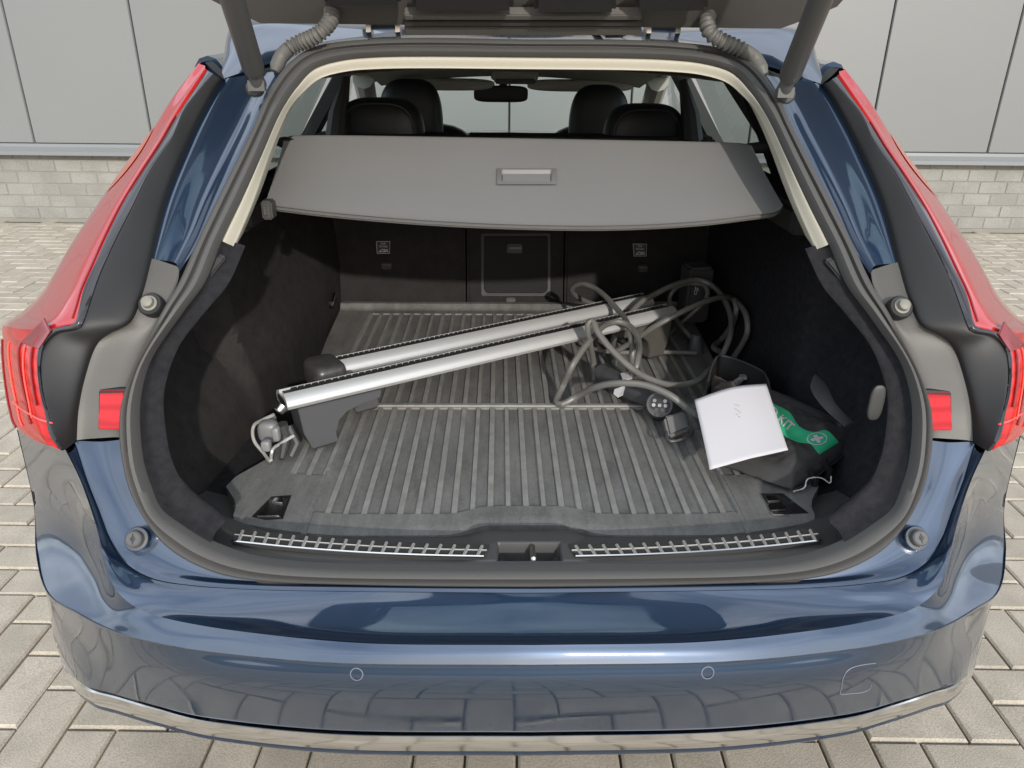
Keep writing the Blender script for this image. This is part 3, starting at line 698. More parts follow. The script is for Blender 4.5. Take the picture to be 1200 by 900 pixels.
# ladder scuff plates
LADG = pr('scuff_black', (.045, .044, .042), .22, coat=.5); RUNG = pr('rung_metal', (.50, .48, .45), .3, metal=.5)
for s in (-1, 1):
    tp = [(278, 619), (340, 625.5), (420, 631.5), (500, 636), (574, 638)]; bt = [(272, 634), (340, 641), (420, 647), (500, 650.5), (567, 652)]
    T = cr([atZ(x, y, .671) for x, y in tp], 60); B = cr([atZ(x, y, .673) for x, y in bt], 60)
    if s > 0: T = T*MX; B = B*MX
    m = MB(); V = list(T)+list(B)+[q-np.array([0, 0, .008]) for q in T]+[q-np.array([0, 0, .008]) for q in B]
    F = grid_faces(2, 60)+[(i, i+1, 121+i, 120+i) for i in range(59)]+[(60+i, 61+i, 181+i, 180+i) for i in range(59)]
    m.add(V, F); pl = m.build('scuff_plate', LADG, sill_o)
    m = MB(); m.tube([q+np.array([0, -.001, .0005]) for q in B], .0022, 6); m.build('plate_edge', CHROME, pl)
    m = MB(); m.tube([T[i]*.5+B[i]*.5+np.array([0, 0, .0004]) for i in range(60)], .0011, 6); m.build('plate_line', RUNG, pl)
    for k in range(19):
        f_ = (k+.5)/19*59; i = int(f_); fr_ = f_-i; Ti = T[i]*(1-fr_)+T[i+1]*fr_; Bi = B[i]*(1-fr_)+B[i+1]*fr_; a = Ti*.85+Bi*.15; b = Bi
        m = MB(); m.add([a+np.array([-.0014, 0, .0022]), a+np.array([.0014, 0, .0022]), b+np.array([.0014, 0, .0022]), b+np.array([-.0014, 0, .0022]), a+np.array([-.0028, 0, 0]), a+np.array([.0028, 0, 0]), b+np.array([.0028, 0, 0]), b+np.array([-.0028, 0, 0])], [(0, 1, 2, 3), (0, 3, 7, 4), (1, 5, 6, 2), (3, 2, 6, 7), (0, 4, 5, 1)]); m.build('rung', RUNG, pl, False)
# ---- rubber mat ----------------------------------------------------------
MZ = .634
def front(x):
    ax = abs(x); b = 1/(1+math.exp((ax-.10)/.012)); return 1.060+.030*b+.040*max(0, (ax-.30)/.20)**1.6
def half(Y):
    return float(np.interp(Y, [1.05, 1.098, 1.122, 1.142, 1.172, 1.215, 1.30, 1.5, 1.6, 2.0, 2.30], [.475, .508, .512, .524, .552, .545, .505, .49, .50, .53, .545]))
PER = .0316
def mz(x, Y, v):
    ax = abs(x); h = 0.
    f = front(x)
    d = x/PER-math.floor(x/PER)
    rib = (1 if .30 < d < .72 else 0) if True else 0
    e = min(abs(d-.30), abs(d-.72))*PER
    inside = .0478 < v < .944 and ax < .445 and not (ax > .375 and v < .1505)
    if .4025 < v < .4125: return .0035
    if inside and not (.398 < v < .417):
        if .24 < d < .82: h = -.0042
        elif .20 <= d <= .86: h = -.0042*min(1, min(abs(d-.20), abs(d-.86))*PER/.0011)
    if Y > 2.25: h += .016*min(1, (Y-2.25)/.015)
    if Y < f+.012: h -= .004*(1-(Y-f)/.012)
    if ax > .372 and ax < .382 and Y < 1.26: h -= .002
    return h
NXM, NYM = 520, 110
V = []
vs = sorted(list(np.linspace(0, 1, NYM-19))+[.046, .0475, .048, .050, .149, .1503, .1507, .152, .3975, .3985, .402, .403, .412, .413, .4165, .4175, .942, .9437, .9443, .946, .965, .975, .985])
NC = 40                                            # columns of the plain margin on either side
xs_core = np.linspace(-.45, .45, NXM-2*NC+1)
for v in vs:
    for i in range(NXM+1):
        Yn = 1.060+1.225*v; hw = half(max(Yn+.03*max(0, 1-v/.1), 1.05))
        if i < NC: x = -hw+(hw-.45)*i/NC
        elif i > NXM-NC: x = .45+(hw-.45)*(i-NXM+NC)/NC
        else: x = xs_core[i-NC]
        f = front(x); Y = 1.060+1.225*v+(f-1.060)*max(0, 1-v/.3)
        V.append((x, Y, MZ+.004+mz(x, Y, v)))
nr_ = len(vs); F = grid_faces(nr_, NXM+1)
nV = len(V)
rim = [i for i in range(NXM+1)]+[j*(NXM+1)+NXM for j in range(1, nr_)]+[(nr_-1)*(NXM+1)+i for i in range(NXM-1, -1, -1)]+[j*(NXM+1) for j in range(nr_-2, 0, -1)]
V += [(V[i][0], V[i][1], .613) for i in rim]
for k in range(len(rim)): F.append((rim[k], nV+k, nV+(k+1) % len(rim), rim[(k+1) % len(rim)]))
cm = mesh('cargo_mat', V, F, RUB, None, True, 25); fix(cm)
top_ = pr('rib_top', (.16, .156, .144), .6, noise=(22, .5, (.285, .278, .258)), bump=(400, .3))  # rib tops get a lighter tone than the grooves
cm.data.materials.append(top_)
for pq in cm.data.polygons:
    cx_, cy_, cz_ = pq.center
    if pq.index >= (nr_-1)*NXM: break
    jj = pq.index//NXM; vv_ = (vs[jj]+vs[jj+1])/2
    if cz_ > MZ+.0032 and .0478 < vv_ < .944 and abs(cx_) < .445 and not (abs(cx_) > .375 and vv_ < .1505): pq.material_index = 1
cm['label'] = 'dusty grey ribbed rubber mat covering the floor of the cargo bay'; cm['category'] = 'mat'
# tie-down eyes in the mat corners
for s in (-1, 1):
    if s < 0: pts = [(292, 606), (317, 581), (344, 579), (333, 609), (310, 610)]
    else: pts = [(889, 577), (918, 577), (951, 602), (907, 604)]
    q = [atZ(x, y, MZ+.0052) for x, y in pts]
    td = prism('tie_down_cup', q, (0, 0, -.02), GLOSS, car, bevel=.003)
    if s < 0: fr_ = [(300, 604), (322, 584), (338, 583), (329, 605)]; ch = [(318, 588), (322, 583), (333, 582), (331, 589)]; ln_ = [(302, 605), (326, 605)]
    else: fr_ = [(896, 580), (912, 580), (922, 597), (903, 598)]; ch = [(896, 580), (910, 580), (914, 586), (900, 587)]; ln_ = [(905, 603), (925, 603)]
    prism('ring_flap', [atZ(x, y, MZ+.009) for x, y in fr_], (0, 0, -.004), pr('smoke_chrome', (.32, .31, .30), .25, metal=1), td, bevel=.0015)
    prism('ring_highlight', [atZ(x, y, MZ+.012) for x, y in ch], (0, 0, -.003), CHROME, td, bevel=.001)
    m = MB(); m.tube([atZ(x, y, MZ+.008) for x, y in ln_], .0018, 8); m.build('ring_bar', CHROME, td)
# ---- rear seat back ------------------------------------------------------
def sbY(z): return 2.300+(z-.62)*.26
def onback(px, py, dy=0.):
    d = ray(px, py); lo, hi = 1., 4.
    for _ in range(40):
        mm = (lo+hi)/2
        if d[1]*mm < sbY(CH+d[2]*mm)+dy: lo = mm
        else: hi = mm
    return np.array([CX+d[0]*lo, d[1]*lo, CH+d[2]*lo])
SB = pr('seat_back_felt', (.020, .019, .019), .9, spec=.1, noise=(25, .5, (.032, .029, .027)), bump=(900, .5))
for (x0, x1, nm) in ((-.62, -.155, 'seat_back'), (-.15, .155, 'seat_back'), (.16, .62, 'seat_back')):
    V = []
    for z in (.61, 1.14):
        for x in (x0, x1):
            V += [(x, sbY(z)-(.006 if x0 == -.15 else 0), z), (x, sbY(z)+.11, z)]
    m = MB(); m.add(V, [(0, 2, 6, 4), (1, 5, 7, 3), (0, 4, 5, 1), (2, 3, 7, 6), (4, 6, 7, 5), (0, 1, 3, 2)]); o = m.build(nm, SB, car, bevel=.008)
    if x0 == -.15: mid_sb = o
    elif x0 < 0: left_sb = o
    else: right_sb = o
def panel_on_back(pts, name, mat, parent, dy, th, bevel=.003):
    q = [onback(x, y, dy) for x, y in pts]; return prism(name, q, (0, th, 0), mat, parent, bevel=bevel)
hp = panel_on_back([(567, 277), (642, 277), (642, 340), (638, 344), (571, 344), (567, 340)], 'hatch_panel', pr('hatch', (.018, .018, .018), .8, spec=.2), mid_sb, -.016, .01)
panel_on_back([(564, 274), (645, 274), (645, 347), (564, 347)], 'hatch_frame', BLK, mid_sb, -.010, .008)
panel_on_back([(594, 286), (612, 286), (612, 297), (594, 297)], 'hatch_handle', BLK, hp, -.022, .006)
panel_on_back([(597, 290), (611, 290), (611, 292), (597, 292)], 'handle_slot', PLASTG, hp, -.024, .003, 0)
m = MB(); m.tube([onback(568, 344.5, -.018), onback(640, 344.5, -.018)], .0012, 6); m.build('hatch_lip', PLAT, hp)
panel_on_back([(593, 349), (604, 349), (604, 355), (593, 355)], 'hatch_latch', BLK, mid_sb, -.015, .01)
panel_on_back([(594, 356), (603, 356), (603, 359), (594, 359)], 'latch_tongue', STEEL, mid_sb, -.016, .01, 0)
tilt = Matrix(((1, 0, 0), (0, .25, -.968), (0, .968, .25)))
for (cx_, cy_, par) in ((449, 290, left_sb), (750, 293, right_sb)):
    x0, x1, y0, y1 = cx_-8, cx_+8, cy_-7, cy_+7
    lab = panel_on_back([(x0, y0), (x1, y0), (x1-.5, y1), (x0+1, y1)], 'tether_label', pr('label_black', (.02, .02, .02), .5), par, -.003, .002, 0)
    fr4 = [onback(x, y, -.0045) for x, y in ((x0, y0), (x1, y0), (x1-.5, y1), (x0+1, y1), (x0, y0))]
    m = MB(); m.tube(fr4, .0011, 5); m.build('label_border', WHITEP, lab)
    text('TOP', .0085, WHITEP, lab, onback(cx_, cy_-4.2, -.006), tilt); text('TETHER', .0075, WHITEP, lab, onback(cx_, cy_-1.0, -.006), tilt)
    m = MB()
    for (a, b) in (((-5, 5), (-1, 2)), ((-1, 2), (3, 5)), ((3, 5), (5, 2)), ((-5, 5), (3, 5)), ((1, 2), (6, 5))):
        m.tube([onback(cx_+a[0], cy_+a[1], -.006), onback(cx_+b[0], cy_+b[1], -.006)], .0014, 5)
    m.build('tether_pictogram', WHITEP, lab)
    panel_on_back([(cx_-2, cy_+18), (cx_+10, cy_+18), (cx_+9, cy_+26), (cx_-2, cy_+26)], 'tether_anchor', BLK, par, -.012, .01)
    panel_on_back([(cx_-2, cy_+20), (cx_+8, cy_+20), (cx_+8, cy_+20.8), (cx_-2, cy_+20.8)], 'anchor_edge', PLASTG, par, -.014, .002, 0)
# ---- cargo cover ---------------------------------------------------------
def cover_pt(px, py, yn, yf, zn, zf):
    # plane through near edge (yn, zn) and far edge (yf, zf)
    d = ray(px, py); a = (zf-zn)/(yf-yn); t = (CH-zn+a*yn)/(a*d[1]-d[2]); return np.array([CX+d[0]*t, d[1]*t, CH+d[2]*t])
cp = lambda x, y: cover_pt(x, y, 1.43, 1.68, 1.085, 1.215)
nearL = [(313, 232), (316, 238), (345, 243), (400, 249), (500, 257), (610, 262), (720, 263), (820, 258), (880, 251), (912, 246), (917, 240)]
farL = [(333, 165), (336, 160), (360, 158.5), (400, 158.5), (500, 160), (610, 162), (720, 164), (820, 166), (870, 168), (880, 170), (882, 174)]
nr = cr([cp(*q) for q in nearL], 80); fr = cr([cp(*q) for q in farL], 80)
rws = across([fr+np.array([0, .012, -.012]), fr, fr+(nr-fr)*.12, fr+(nr-fr)*.5+np.array([0, 0, -.003]), fr+(nr-fr)*.97, nr, nr+np.array([0, .004, -.006])], 4)
cov = patch('cargo_cover', rws, COVER, car, thick=-.007, tdir=(0, -.3, 1), sharp=50)
h = [cp(x, y) for x, y in ((582, 198), (652, 198), (652, 217), (582, 217))]
h = [q+np.array([0, 0, .0015]) for q in h]
frame = MB(); inner = [cp(x, y)+np.array([0, 0, .0045]) for x, y in ((588, 201), (646, 201), (646, 214), (588, 214))]; outr = [q+np.array([0, 0, .002]) for q in h]; low = [cp(x, y)+np.array([0, 0, -.006]) for x, y in ((589, 203), (645, 203), (645, 214), (589, 214))]
frame.add(h+inner+low, [(k, (k+1) % 4, (k+1) % 4+4, k+4) for k in range(4)]+[(k+4, (k+1) % 4+4, (k+1) % 4+8, k+8) for k in range(4)])
hh = frame.build('cover_handle', pr('handle_grey', (.125, .122, .118), .4), cov, bevel=.0015)
prism('handle_recess', [cp(x, y)+np.array([0, 0, .002]) for x, y in ((589, 205), (645, 205), (645, 213), (589, 213))], (0, 0, -.004), pr('recess_grey', (.15, .147, .14), .5), hh)
for s in (-1, 1):
    c = cp(340 if s < 0 else 889, 166 if s < 0 else 171)
    m = MB(); m.tube([(c[0]-s*.03, c[1]+.012, c[2]-.008), (c[0]+s*.015, c[1]+.012, c[2]-.004), (c[0]+s*.03, c[1]+.012, c[2]-.002)], [.010, .013, .008], 12); m.build('cover_pin', BLK, cov)
# fabric that runs on forward to the cassette
bk = fr+np.array([0, .014, -.010]); fw_ = bk.copy(); fw_[:, 1] = 2.34; fw_[:, 2] = 1.12
patch('cover_fabric', across([bk, fw_], 6), COVER, cov, thick=-.003, tdir=(0, 0, 1))
m = MB(); m.box((0, 2.345, 1.115), (1.0, .06, .06)); m.build('cover_cassette', BLK, cov, bevel=.015)
# ---- headrests, cabin ----------------------------------------------------
def hr(px, py_top, wpx, Y, hgt, dep, name='headrest', shape=3.0, flare=.0):
    c = atY(px, py_top, Y); d = np.linalg.norm((c-np.array([CX, 0, CH]))*1.0); wd = wpx/FPX*((c-np.array([CX, 0, CH])) @ AF)
    V, F = superell((c[0], Y, c[2]-hgt/2), (wd, dep, hgt), shape, 36, 26); m = MB(); m.add(V, F)
    o = m.build(name, LEATHER, car); return o, c, wd
for (px, pt, wpx, Y, h_) in ((445, 114, 104, 2.52, .34), (757, 121, 98, 2.52, .34)):
    o, c, wd = hr(px, pt, wpx, Y, h_, .12, shape=3.6)
    m = MB(); ring_ = [(c[0]+wd*.40*math.copysign(abs(math.cos(a))**.6, math.cos(a)), Y-.060, c[2]-.135+.12*math.copysign(abs(math.sin(a))**.6, math.sin(a))) for a in np.linspace(0, 2*math.pi, 48)]
    m.tube(ring_, .0022, 6); m.build('piping', pr('piping', (.03, .03, .032), .4), o)
for (px, pt, wpx, Y, h_) in ((480, 92, 76, 3.35, .42), (704, 99, 72, 3.35, .42)):
    hr(px, pt, wpx, Y, h_, .13, shape=3.2)
# front seat shoulders
for s in (-1, 1):
    V, F = superell((s*.37, 3.45, .78), (.50, .14, .62), 3.2); m = MB(); m.add(V, F); m.build('front_seat', LEATHER, car)
# dashboard
m = MB(); m.box((0, 4.15, .84), (1.36, .5, .18)); m.build('dashboard', DARKP, car, bevel=.04)
# headliner / roof (curved shell)
def roofz(x, Y, base): return base-.10*(x/.6)**2*.5+.035*math.sin(math.pi*(Y-1.6)/2.1)
rr_ = []
for Y in np.linspace(1.66, 3.52, 16):
    rr_.append([(x, Y, roofz(x, Y, float(np.interp(Y, [1.66, 1.9, 3.0, 3.52], [1.345, 1.365, 1.33, 1.27])))) for x in np.linspace(-.56, .56, 17)])
patch('headliner', rr_, CREAMD, car)
rr_ = []
for Y in np.linspace(1.72, 3.62, 20):
    rr_.append([(x, Y, 1.425-.09*(abs(x)/.62)**2.5+.03*math.sin(math.pi*(Y-1.72)/1.9)-.07*max(0, (Y-2.9)/.7)**2) for x in np.linspace(-.62, .62, 25)])
patch('roof', rr_, PAINT, car, thick=-.02, tdir=(0, 0, 1))
# windscreen with visors, mirror, console
ws = [[(x, 3.56+.0*abs(x)+.06*(1-(x/.7)**2)+(1.27-z)*1.9, z) for x in np.linspace(-.66, .66, 17)] for z in np.linspace(1.285, .93, 8)]
patch('windscreen', ws, CLRG, car)
for s in (-1, 1):
    V, F = superell((s*.30, 3.50, 1.245), (.46, .05, .050), 3.5); m = MB(); m.add(V, F); m.build('sun_visor', CREAMD, car)
    # A pillar
    m = MB(); m.tube([(s*.62, 3.42, 1.27), (s*.66, 3.75, 1.16), (s*.70, 4.2, .93)], .045, 10); m.build('front_pillar', CREAMD, car)
c = atY(603, 88, 3.45); V, F = superell((c[0], 3.42, c[2]), (.20, .10, .055), 3.5); m = MB(); m.add(V, F); oc = m.build('roof_console', CREAMD, car)
m = MB(); m.box((c[0], 3.38, c[2]-.022), (.17, .07, .02)); m.build('console_lamp', DARKP, oc, bevel=.006)
c = atY(587, 110, 3.5); V, F = superell((c[0], 3.5, c[2]), (.235, .03, .068), 4.5); m = MB(); m.add(V, F); mo_ = m.build('rear_view_mirror', BLK, car)
m = MB(); m.tube([(c[0], 3.51, c[2]), (c[0]+.02, 3.56, c[2]+.07)], .018, 10); m.build('mirror_stem', BLK, mo_)
# side: doors, pillars, windows, wheels (seen from a step to the side)
def secx(Y, z):                                     # half width of the body at height z
    base = np.interp(Y, [1.25, 1.5, 2.2, 4.6, 5.3, 5.85], [.90, .925, .935, .93, .88, .62])
    return base*np.interp(z, [.2, .35, .55, .95, 1.0], [.93, .985, 1.0, .965, .93])
for s in (-1, 1):
    rws = []
    for Y in np.concatenate([np.linspace(1.27, 5.85, 64)]):
        zt = np.interp(Y, [1.27, 1.6, 2.3, 4.4, 5.3, 5.85], [.76, .98, .97, .95, .86, .62]); zz = np.linspace(.25, zt, 20)
        r_ = []
        for z in zz:
            zc = z
            for wc in (1.98, 4.92):
                dd = math.hypot(Y-wc, 0)
                if dd < .37: zc = max(z, .34+math.sqrt(max(0, .37**2-dd**2))) if z < .34+math.sqrt(.37**2-dd**2) else z
            r_.append((s*secx(Y, zc), Y, zc))
        rws.append(r_)
    bs = patch('body_side', rws, PAINT, car, sharp=35)
    for wc in (1.98, 4.92):
        m = MB(); m.tube([(s*.70, wc, .34), (s*.715, wc, .34), (s*.895, wc, .34), (s*.905, wc, .34)], [.31, .34, .34, .31], 40); wh = m.build('wheel', TYRE, car)
        m = MB()
        for k in range(5):
            a = 2*math.pi*k/5; m.box((s*.902, wc+.12*math.cos(a), .34+.12*math.sin(a)), (.02, .22, .045), rot=Euler((a, 0, 0)).to_matrix())
        m.tube([(s*.895, wc, .34), (s*.915, wc, .34)], .05, 20); m.tube([(s*.86, wc, .34), (s*.903, wc, .34)], .245, 40); m.build('rim', ALU, wh)
    # greenhouse
    def pil(Y0, Y1, ztop, zb, w0, name, mat=BLK, ins=.0):
        xt = .60 if ztop > 1.2 else .7
        m = MB(); n = 5; V = []
        for t in np.linspace(0, 1, n):
            z = zb+(ztop-zb)*t; Y = Y0+(Y1-Y0)*t; x = s*(np.interp(z, [.95, 1.36], [.88, .62]))
            V += [(x, Y, z), (x, Y+w0, z), (x-s*.05, Y+w0, z), (x-s*.05, Y, z)]
        m.add(V, grid_faces(n, 4, True)+[(0, 3, 2, 1), ((n-1)*4, (n-1)*4+1, (n-1)*4+2, (n-1)*4+3)]); return m.build(name, mat, car)
    pil(2.02, 2.30, 1.33, .95, .10, 'rear_door_pillar'); pil(2.98, 3.02, 1.345, .95, .12, 'centre_pillar')
    m = MB(); m.tube([(s*.655, 1.72, 1.335), (s*.66, 2.3, 1.36), (s*.66, 3.1, 1.36), (s*.64, 3.55, 1.29), (s*.78, 4.25, .98)], .03, 10); m.build('roof_rail', PAINT, car)
    def win(q, name, mat):
        V = [(s*np.interp(z, [.95, 1.36], [.87, .64]), Y, z) for Y, z in q]; m = MB(); m.add(V, [tuple(range(len(V)))]); return m.build(name, mat, car, False)
    win([(1.62, 1.12), (2.12, 1.0), (2.36, 1.33), (1.80, 1.32)], 'quarter_window', DARKG)
    win([(2.16, .97), (2.98, .96), (3.02, 1.34), (2.38, 1.34)], 'rear_door_window', SKYG)
    win([(3.08, .96), (4.15, .95), (3.62, 1.27), (3.12, 1.34)], 'front_door_window', CLRG)
    # inner dark panel of the quarter (closes the cargo bay behind the pillar)
    V = [(s*.66, 1.22, 1.10), (s*.70, 2.4, 1.06), (s*.76, 2.4, .98), (s*.70, 1.1, .98)]
    # D pillar inner skin
    V2 = [hit(300, 200, .05)*(np.array([1, 1, 1]) if s < 0 else MX), hit(262, 290, .05)*(np.array([1, 1, 1]) if s < 0 else MX)]
    t_ = [np.array([s*.47, 1.62, 1.30]), np.array([s*.60, 1.42, 1.08])]
    V = [(s*.50, 1.56, 1.30), (s*.62, 1.36, 1.06), (s*.70, 2.10, 1.06), (s*.585, 2.22, 1.34), (s*.52, 1.66, 1.33)]
    m = MB(); m.add(V, [(0, 1, 2, 3, 4)]); m.build('pillar_lining', FELT, car, False)
    # belt line inside of doors
    m = MB(); m.box((s*.80, 3.1, .88), (.08, 2.0, .18)); m.build('door_lining', DARKP, car, bevel=.02)
    # pale inner curtain strip beside the rear belt
    m = MB(); m.tube([(s*.52, 2.52, 1.30), (s*.545, 2.48, 1.2), (s*.56, 2.45, 1.08)], [.012, .03, .04], 10); m.build('belt_guide', DARKP, car)
m = MB(); hd = [[(x, Y, float(np.interp(Y, [4.5, 5.3, 5.85], [.97, .86, .70]))-.05*(x/.7)**2) for x in np.linspace(-.8, .8, 13)] for Y in np.linspace(4.35, 5.85, 9)]
patch('bonnet', hd, PAINT, car)
hd = [[(x*(1-.0*z), 5.86-.12*(x/.7)**2, z) for x in np.linspace(-.72, .72, 13)] for z in np.linspace(.25, .70, 6)]
patch('front_bumper', hd, PAINT, car)
m = MB(); m.box((0, 3.5, .24), (1.5, 4.4, .06)); m.build('underbody', BLK, car)
# ---- tailgate ------------------------------------------------------------
# frame of the open gate: hinge line at (Y 1.66, z 1.43), rising to the rear
HG = np.array([0, 1.66, 1.425]); GA = math.radians(38); gd = np.array([0, -math.cos(GA), math.sin(GA)]); gn = np.array([0, -math.sin(GA), -math.cos(GA)])   # gn points down/out of the inner face
def tg(x, a, n=0.): return HG+np.array([x, 0, 0])+gd*a+gn*n
TGB = pr('tailgate_trim', (.095, .088, .079), .55, noise=(6, .5, (.115, .107, .097)), bump=(600, .15))
# outline from the photograph for the lower (hinge) edge; then the gate goes on out of frame
ga = [(-.56, .0), (-.60, .10), (-.66, .35), (-.70, .62), (-.68, .95), (-.60, 1.12), (.60, 1.12), (.68, .95), (.70, .62), (.66, .35), (.60, .10), (.56, .0)]
# skin with a window opening
def ringpatch(name, outer, inner, n_out, n_in, mat, parent, thick):
    o_ = lin([tg(x, a, n_out) for x, a in outer+[outer[0]]], 81)[:-1]; i_ = lin([tg(x, a, n_in) for x, a in inner+[inner[0]]], 81)[:-1]
    return patch(name, across([o_, i_], 2), mat, parent, closed=True, thick=thick, tdir=tuple(-gn), sharp=30)
outer_ = [(-.52, .0), (-.60, .06), (-.64, .25), (-.70, .60), (-.68, .86), (-.60, .98), (.60, .98), (.68, .86), (.70, .60), (.64, .25), (.60, .06), (.52, .0)]
inner_ = [(-.40, .13), (-.46, .15), (-.49, .25), (-.52, .50), (-.52, .76), (-.49, .80), (.49, .80), (.52, .76), (.52, .50), (.49, .25), (.46, .15), (.40, .13)]
gate = ringpatch('tailgate', outer_, inner_, .0, .0, TGB, car, .05)
m = MB(); q = [tg(x, a, -.03) for x, a in inner_]; m.add(q, [tuple(range(len(q)))]); m.build('rear_window', glass('rear_glass', (.62, .74, .76)), gate, False)
q = [tg(x, a, -.052) for x, a in [(-.53, -.02), (-.62, .05), (-.70, .62), (-.66, 1.15), (.66, 1.15), (.70, .62), (.62, .05), (.53, -.02)]]
# painted outer skin around the glass
o_ = [(-.55, -.03), (-.64, .05), (-.68, .25), (-.74, .60), (-.72, .88), (-.62, 1.01), (.62, 1.01), (.72, .88), (.74, .60), (.68, .25), (.64, .05), (.55, -.03)]
ringpatch('outer_skin', o_, inner_, -.052, -.052, PAINT, gate, .02)
# details along the hinge edge
def gbox(px0, py0, px1, py1, depth, th, name, mat, parent, bevel=.004):
    """a moulded block on the inner face, spanning the given run as seen from behind"""
    def on(px, py):
        d = ray(px, py); o0 = np.array([CX, 0, CH]); t = ((HG-o0) @ gn+depth)/(d @ gn); return o0+d*t
    return prism(name, [on(px0, py0), on(px1, py0), on(px1, py1), on(px0, py1)], tuple(-gn*th), mat, parent, bevel)
gbox(482, -14, 602, 16, .045, .03, 'gate_pad', BLK, gate, .008); gbox(626, -12, 722, 18, .045, .03, 'gate_pad', BLK, gate, .008)
gbox(744, -12, 830, 16, .045, .03, 'gate_pad', BLK, gate, .008); gbox(380, -14, 470, 10, .04, .03, 'gate_pad', BLK, gate, .008)
gbox(474, 18, 752, 24, .03, .02, 'gate_rib', TGB, gate, .002); gbox(474, 27, 752, 31, .026, .02, 'gate_rib', pr('rib_dark', (.06, .055, .05), .5), gate, .001); gbox(474, 33, 752, 42, .022, .02, 'gate_rib', TGB, gate, .002)
def hinge(cx_):
    m = MB(); hp_ = []
    for dx in (-17, 17):
        a = tg(0, .0); 
        p0 = hit(cx_+dx, 44, .05); p1 = hit(cx_+dx, 30, .05); p2 = hit(cx_+dx-2, 8, .03)
        m.box((p0+p1)/2, (.010, .03, abs(p1[2]-p0[2])+.012)); m.box((p1+p2)/2, (.005, .03, abs(p2[2]-p1[2])+.006))
        m.box(p2+np.array([-.006 if dx < 0 else .006, -.005, 0]), (.022, .012, .010))
    hg = m.build('hinge', STEEL, gate, bevel=.001)
    c0_ = hit(cx_-13, 28, .06); c1_ = hit(cx_+13, 36, .06); m = MB(); m.box((c0_+c1_)/2, (abs(c1_[0]-c0_[0])+.01, .01, .02)); m.build('hinge_plate', PLASTG, hg)
    for dx in (-26, 20):
        c = hit(cx_+dx, 5, .0); m = MB(); m.tube([c+np.array([0, .02, .0]), c+np.array([0, -.005, -.002]), c+np.array([0, -.007, -.003]), c+np.array([0, -.016, -.006])], [.010, .010, .0065, .0055], 6); m.build('hinge_bolt', STEEL, hg)
hinge(450); hinge(776)
# washer hose
m = MB(); hs = [(724, 10, .0), (722, 16, -.01), (716, 26, .0), (704, 36, .02), (690, 44, .05)]
m.tube(list(cr([hit(x, y, o) for x, y, o in hs], 20)), .0055, 10); m.build('washer_hose', CABLE, gate)
m = MB(); c = hit(723, 8, .015); m.box(c, (.05, .02, .04)); m.build('hose_grommet', BLK, gate, bevel=.006)
# struts
for s in (-1, 1):
    a = atY(303, 100, 1.50); b = atY(263, -30, 1.33); a2 = atY(296, 78, 1.49)
    v = (b-a)/np.linalg.norm(b-a); top = a+v*.62
    pts = [a+v*.035, a+v*.045, a+v*.30, top]; 
    if s > 0: a = atY(918, 108, 1.50)
    if s > 0:
        b = atY(974, -30, 1.33); v = (b-a)/np.linalg.norm(b-a); top = a+v*.62; pts = [a+v*.035, a+v*.045, a+v*.30, top]
    m = MB(); m.tube(pts, [.017, .0195, .0195, .0195], 24); st = m.build('lift_strut', pr('strut_grey', (.065, .062, .058), .45), car)
    m = MB(); m.tube([a-v*.012, a, a+v*.02, a+v*.045], [.009, .015, .013, .016], 16); m.box(a+np.array([s*.0, -.01, 0]), (.03, .012, .018)); m.build('strut_socket', pr('socket', (.09, .088, .085), .45), st)
    m = MB(); c = a+np.array([-s*(-.012), .012, -.006]); m.tube([c+np.array([0, .012, 0]), c, c+np.array([0, -.003, 0])], [.016, .016, .012], 20); m.build('strut_ball', DARKP, st)
# corrugated wiring boots
for s in (-1, 1):
    if s < 0: pts = [(322, 84, .0), (330, 66, -.02), (342, 55, -.04), (352, 50, -.05), (366, 44, -.07), (378, 36, -.09), (388, 22, -.10), (386, 6, -.10), (368, -6, -.09)]
    else: pts = [(896, 88, .0), (884, 68, -.02), (872, 60, -.04), (862, 55, -.05), (846, 48, -.07), (832, 38, -.09), (829, 22, -.10), (838, 9, -.10), (858, 2, -.10), (880, -10, -.09)]
    P3 = cr([hit(*q) for q in pts], 420); rad = []
    for i in range(420):
        t = i/419
        if t < .2: rad.append(np.interp(t, [0, .04, .2], [.008, .0135, .014]))
        else: rad.append(.0135+.0022*math.cos(t*2*math.pi*32))
    m = MB(); m.tube(list(P3), rad, 16); m.build('wiring_boot', pr('boot', (.105, .10, .09), .55), car)
settle(car)
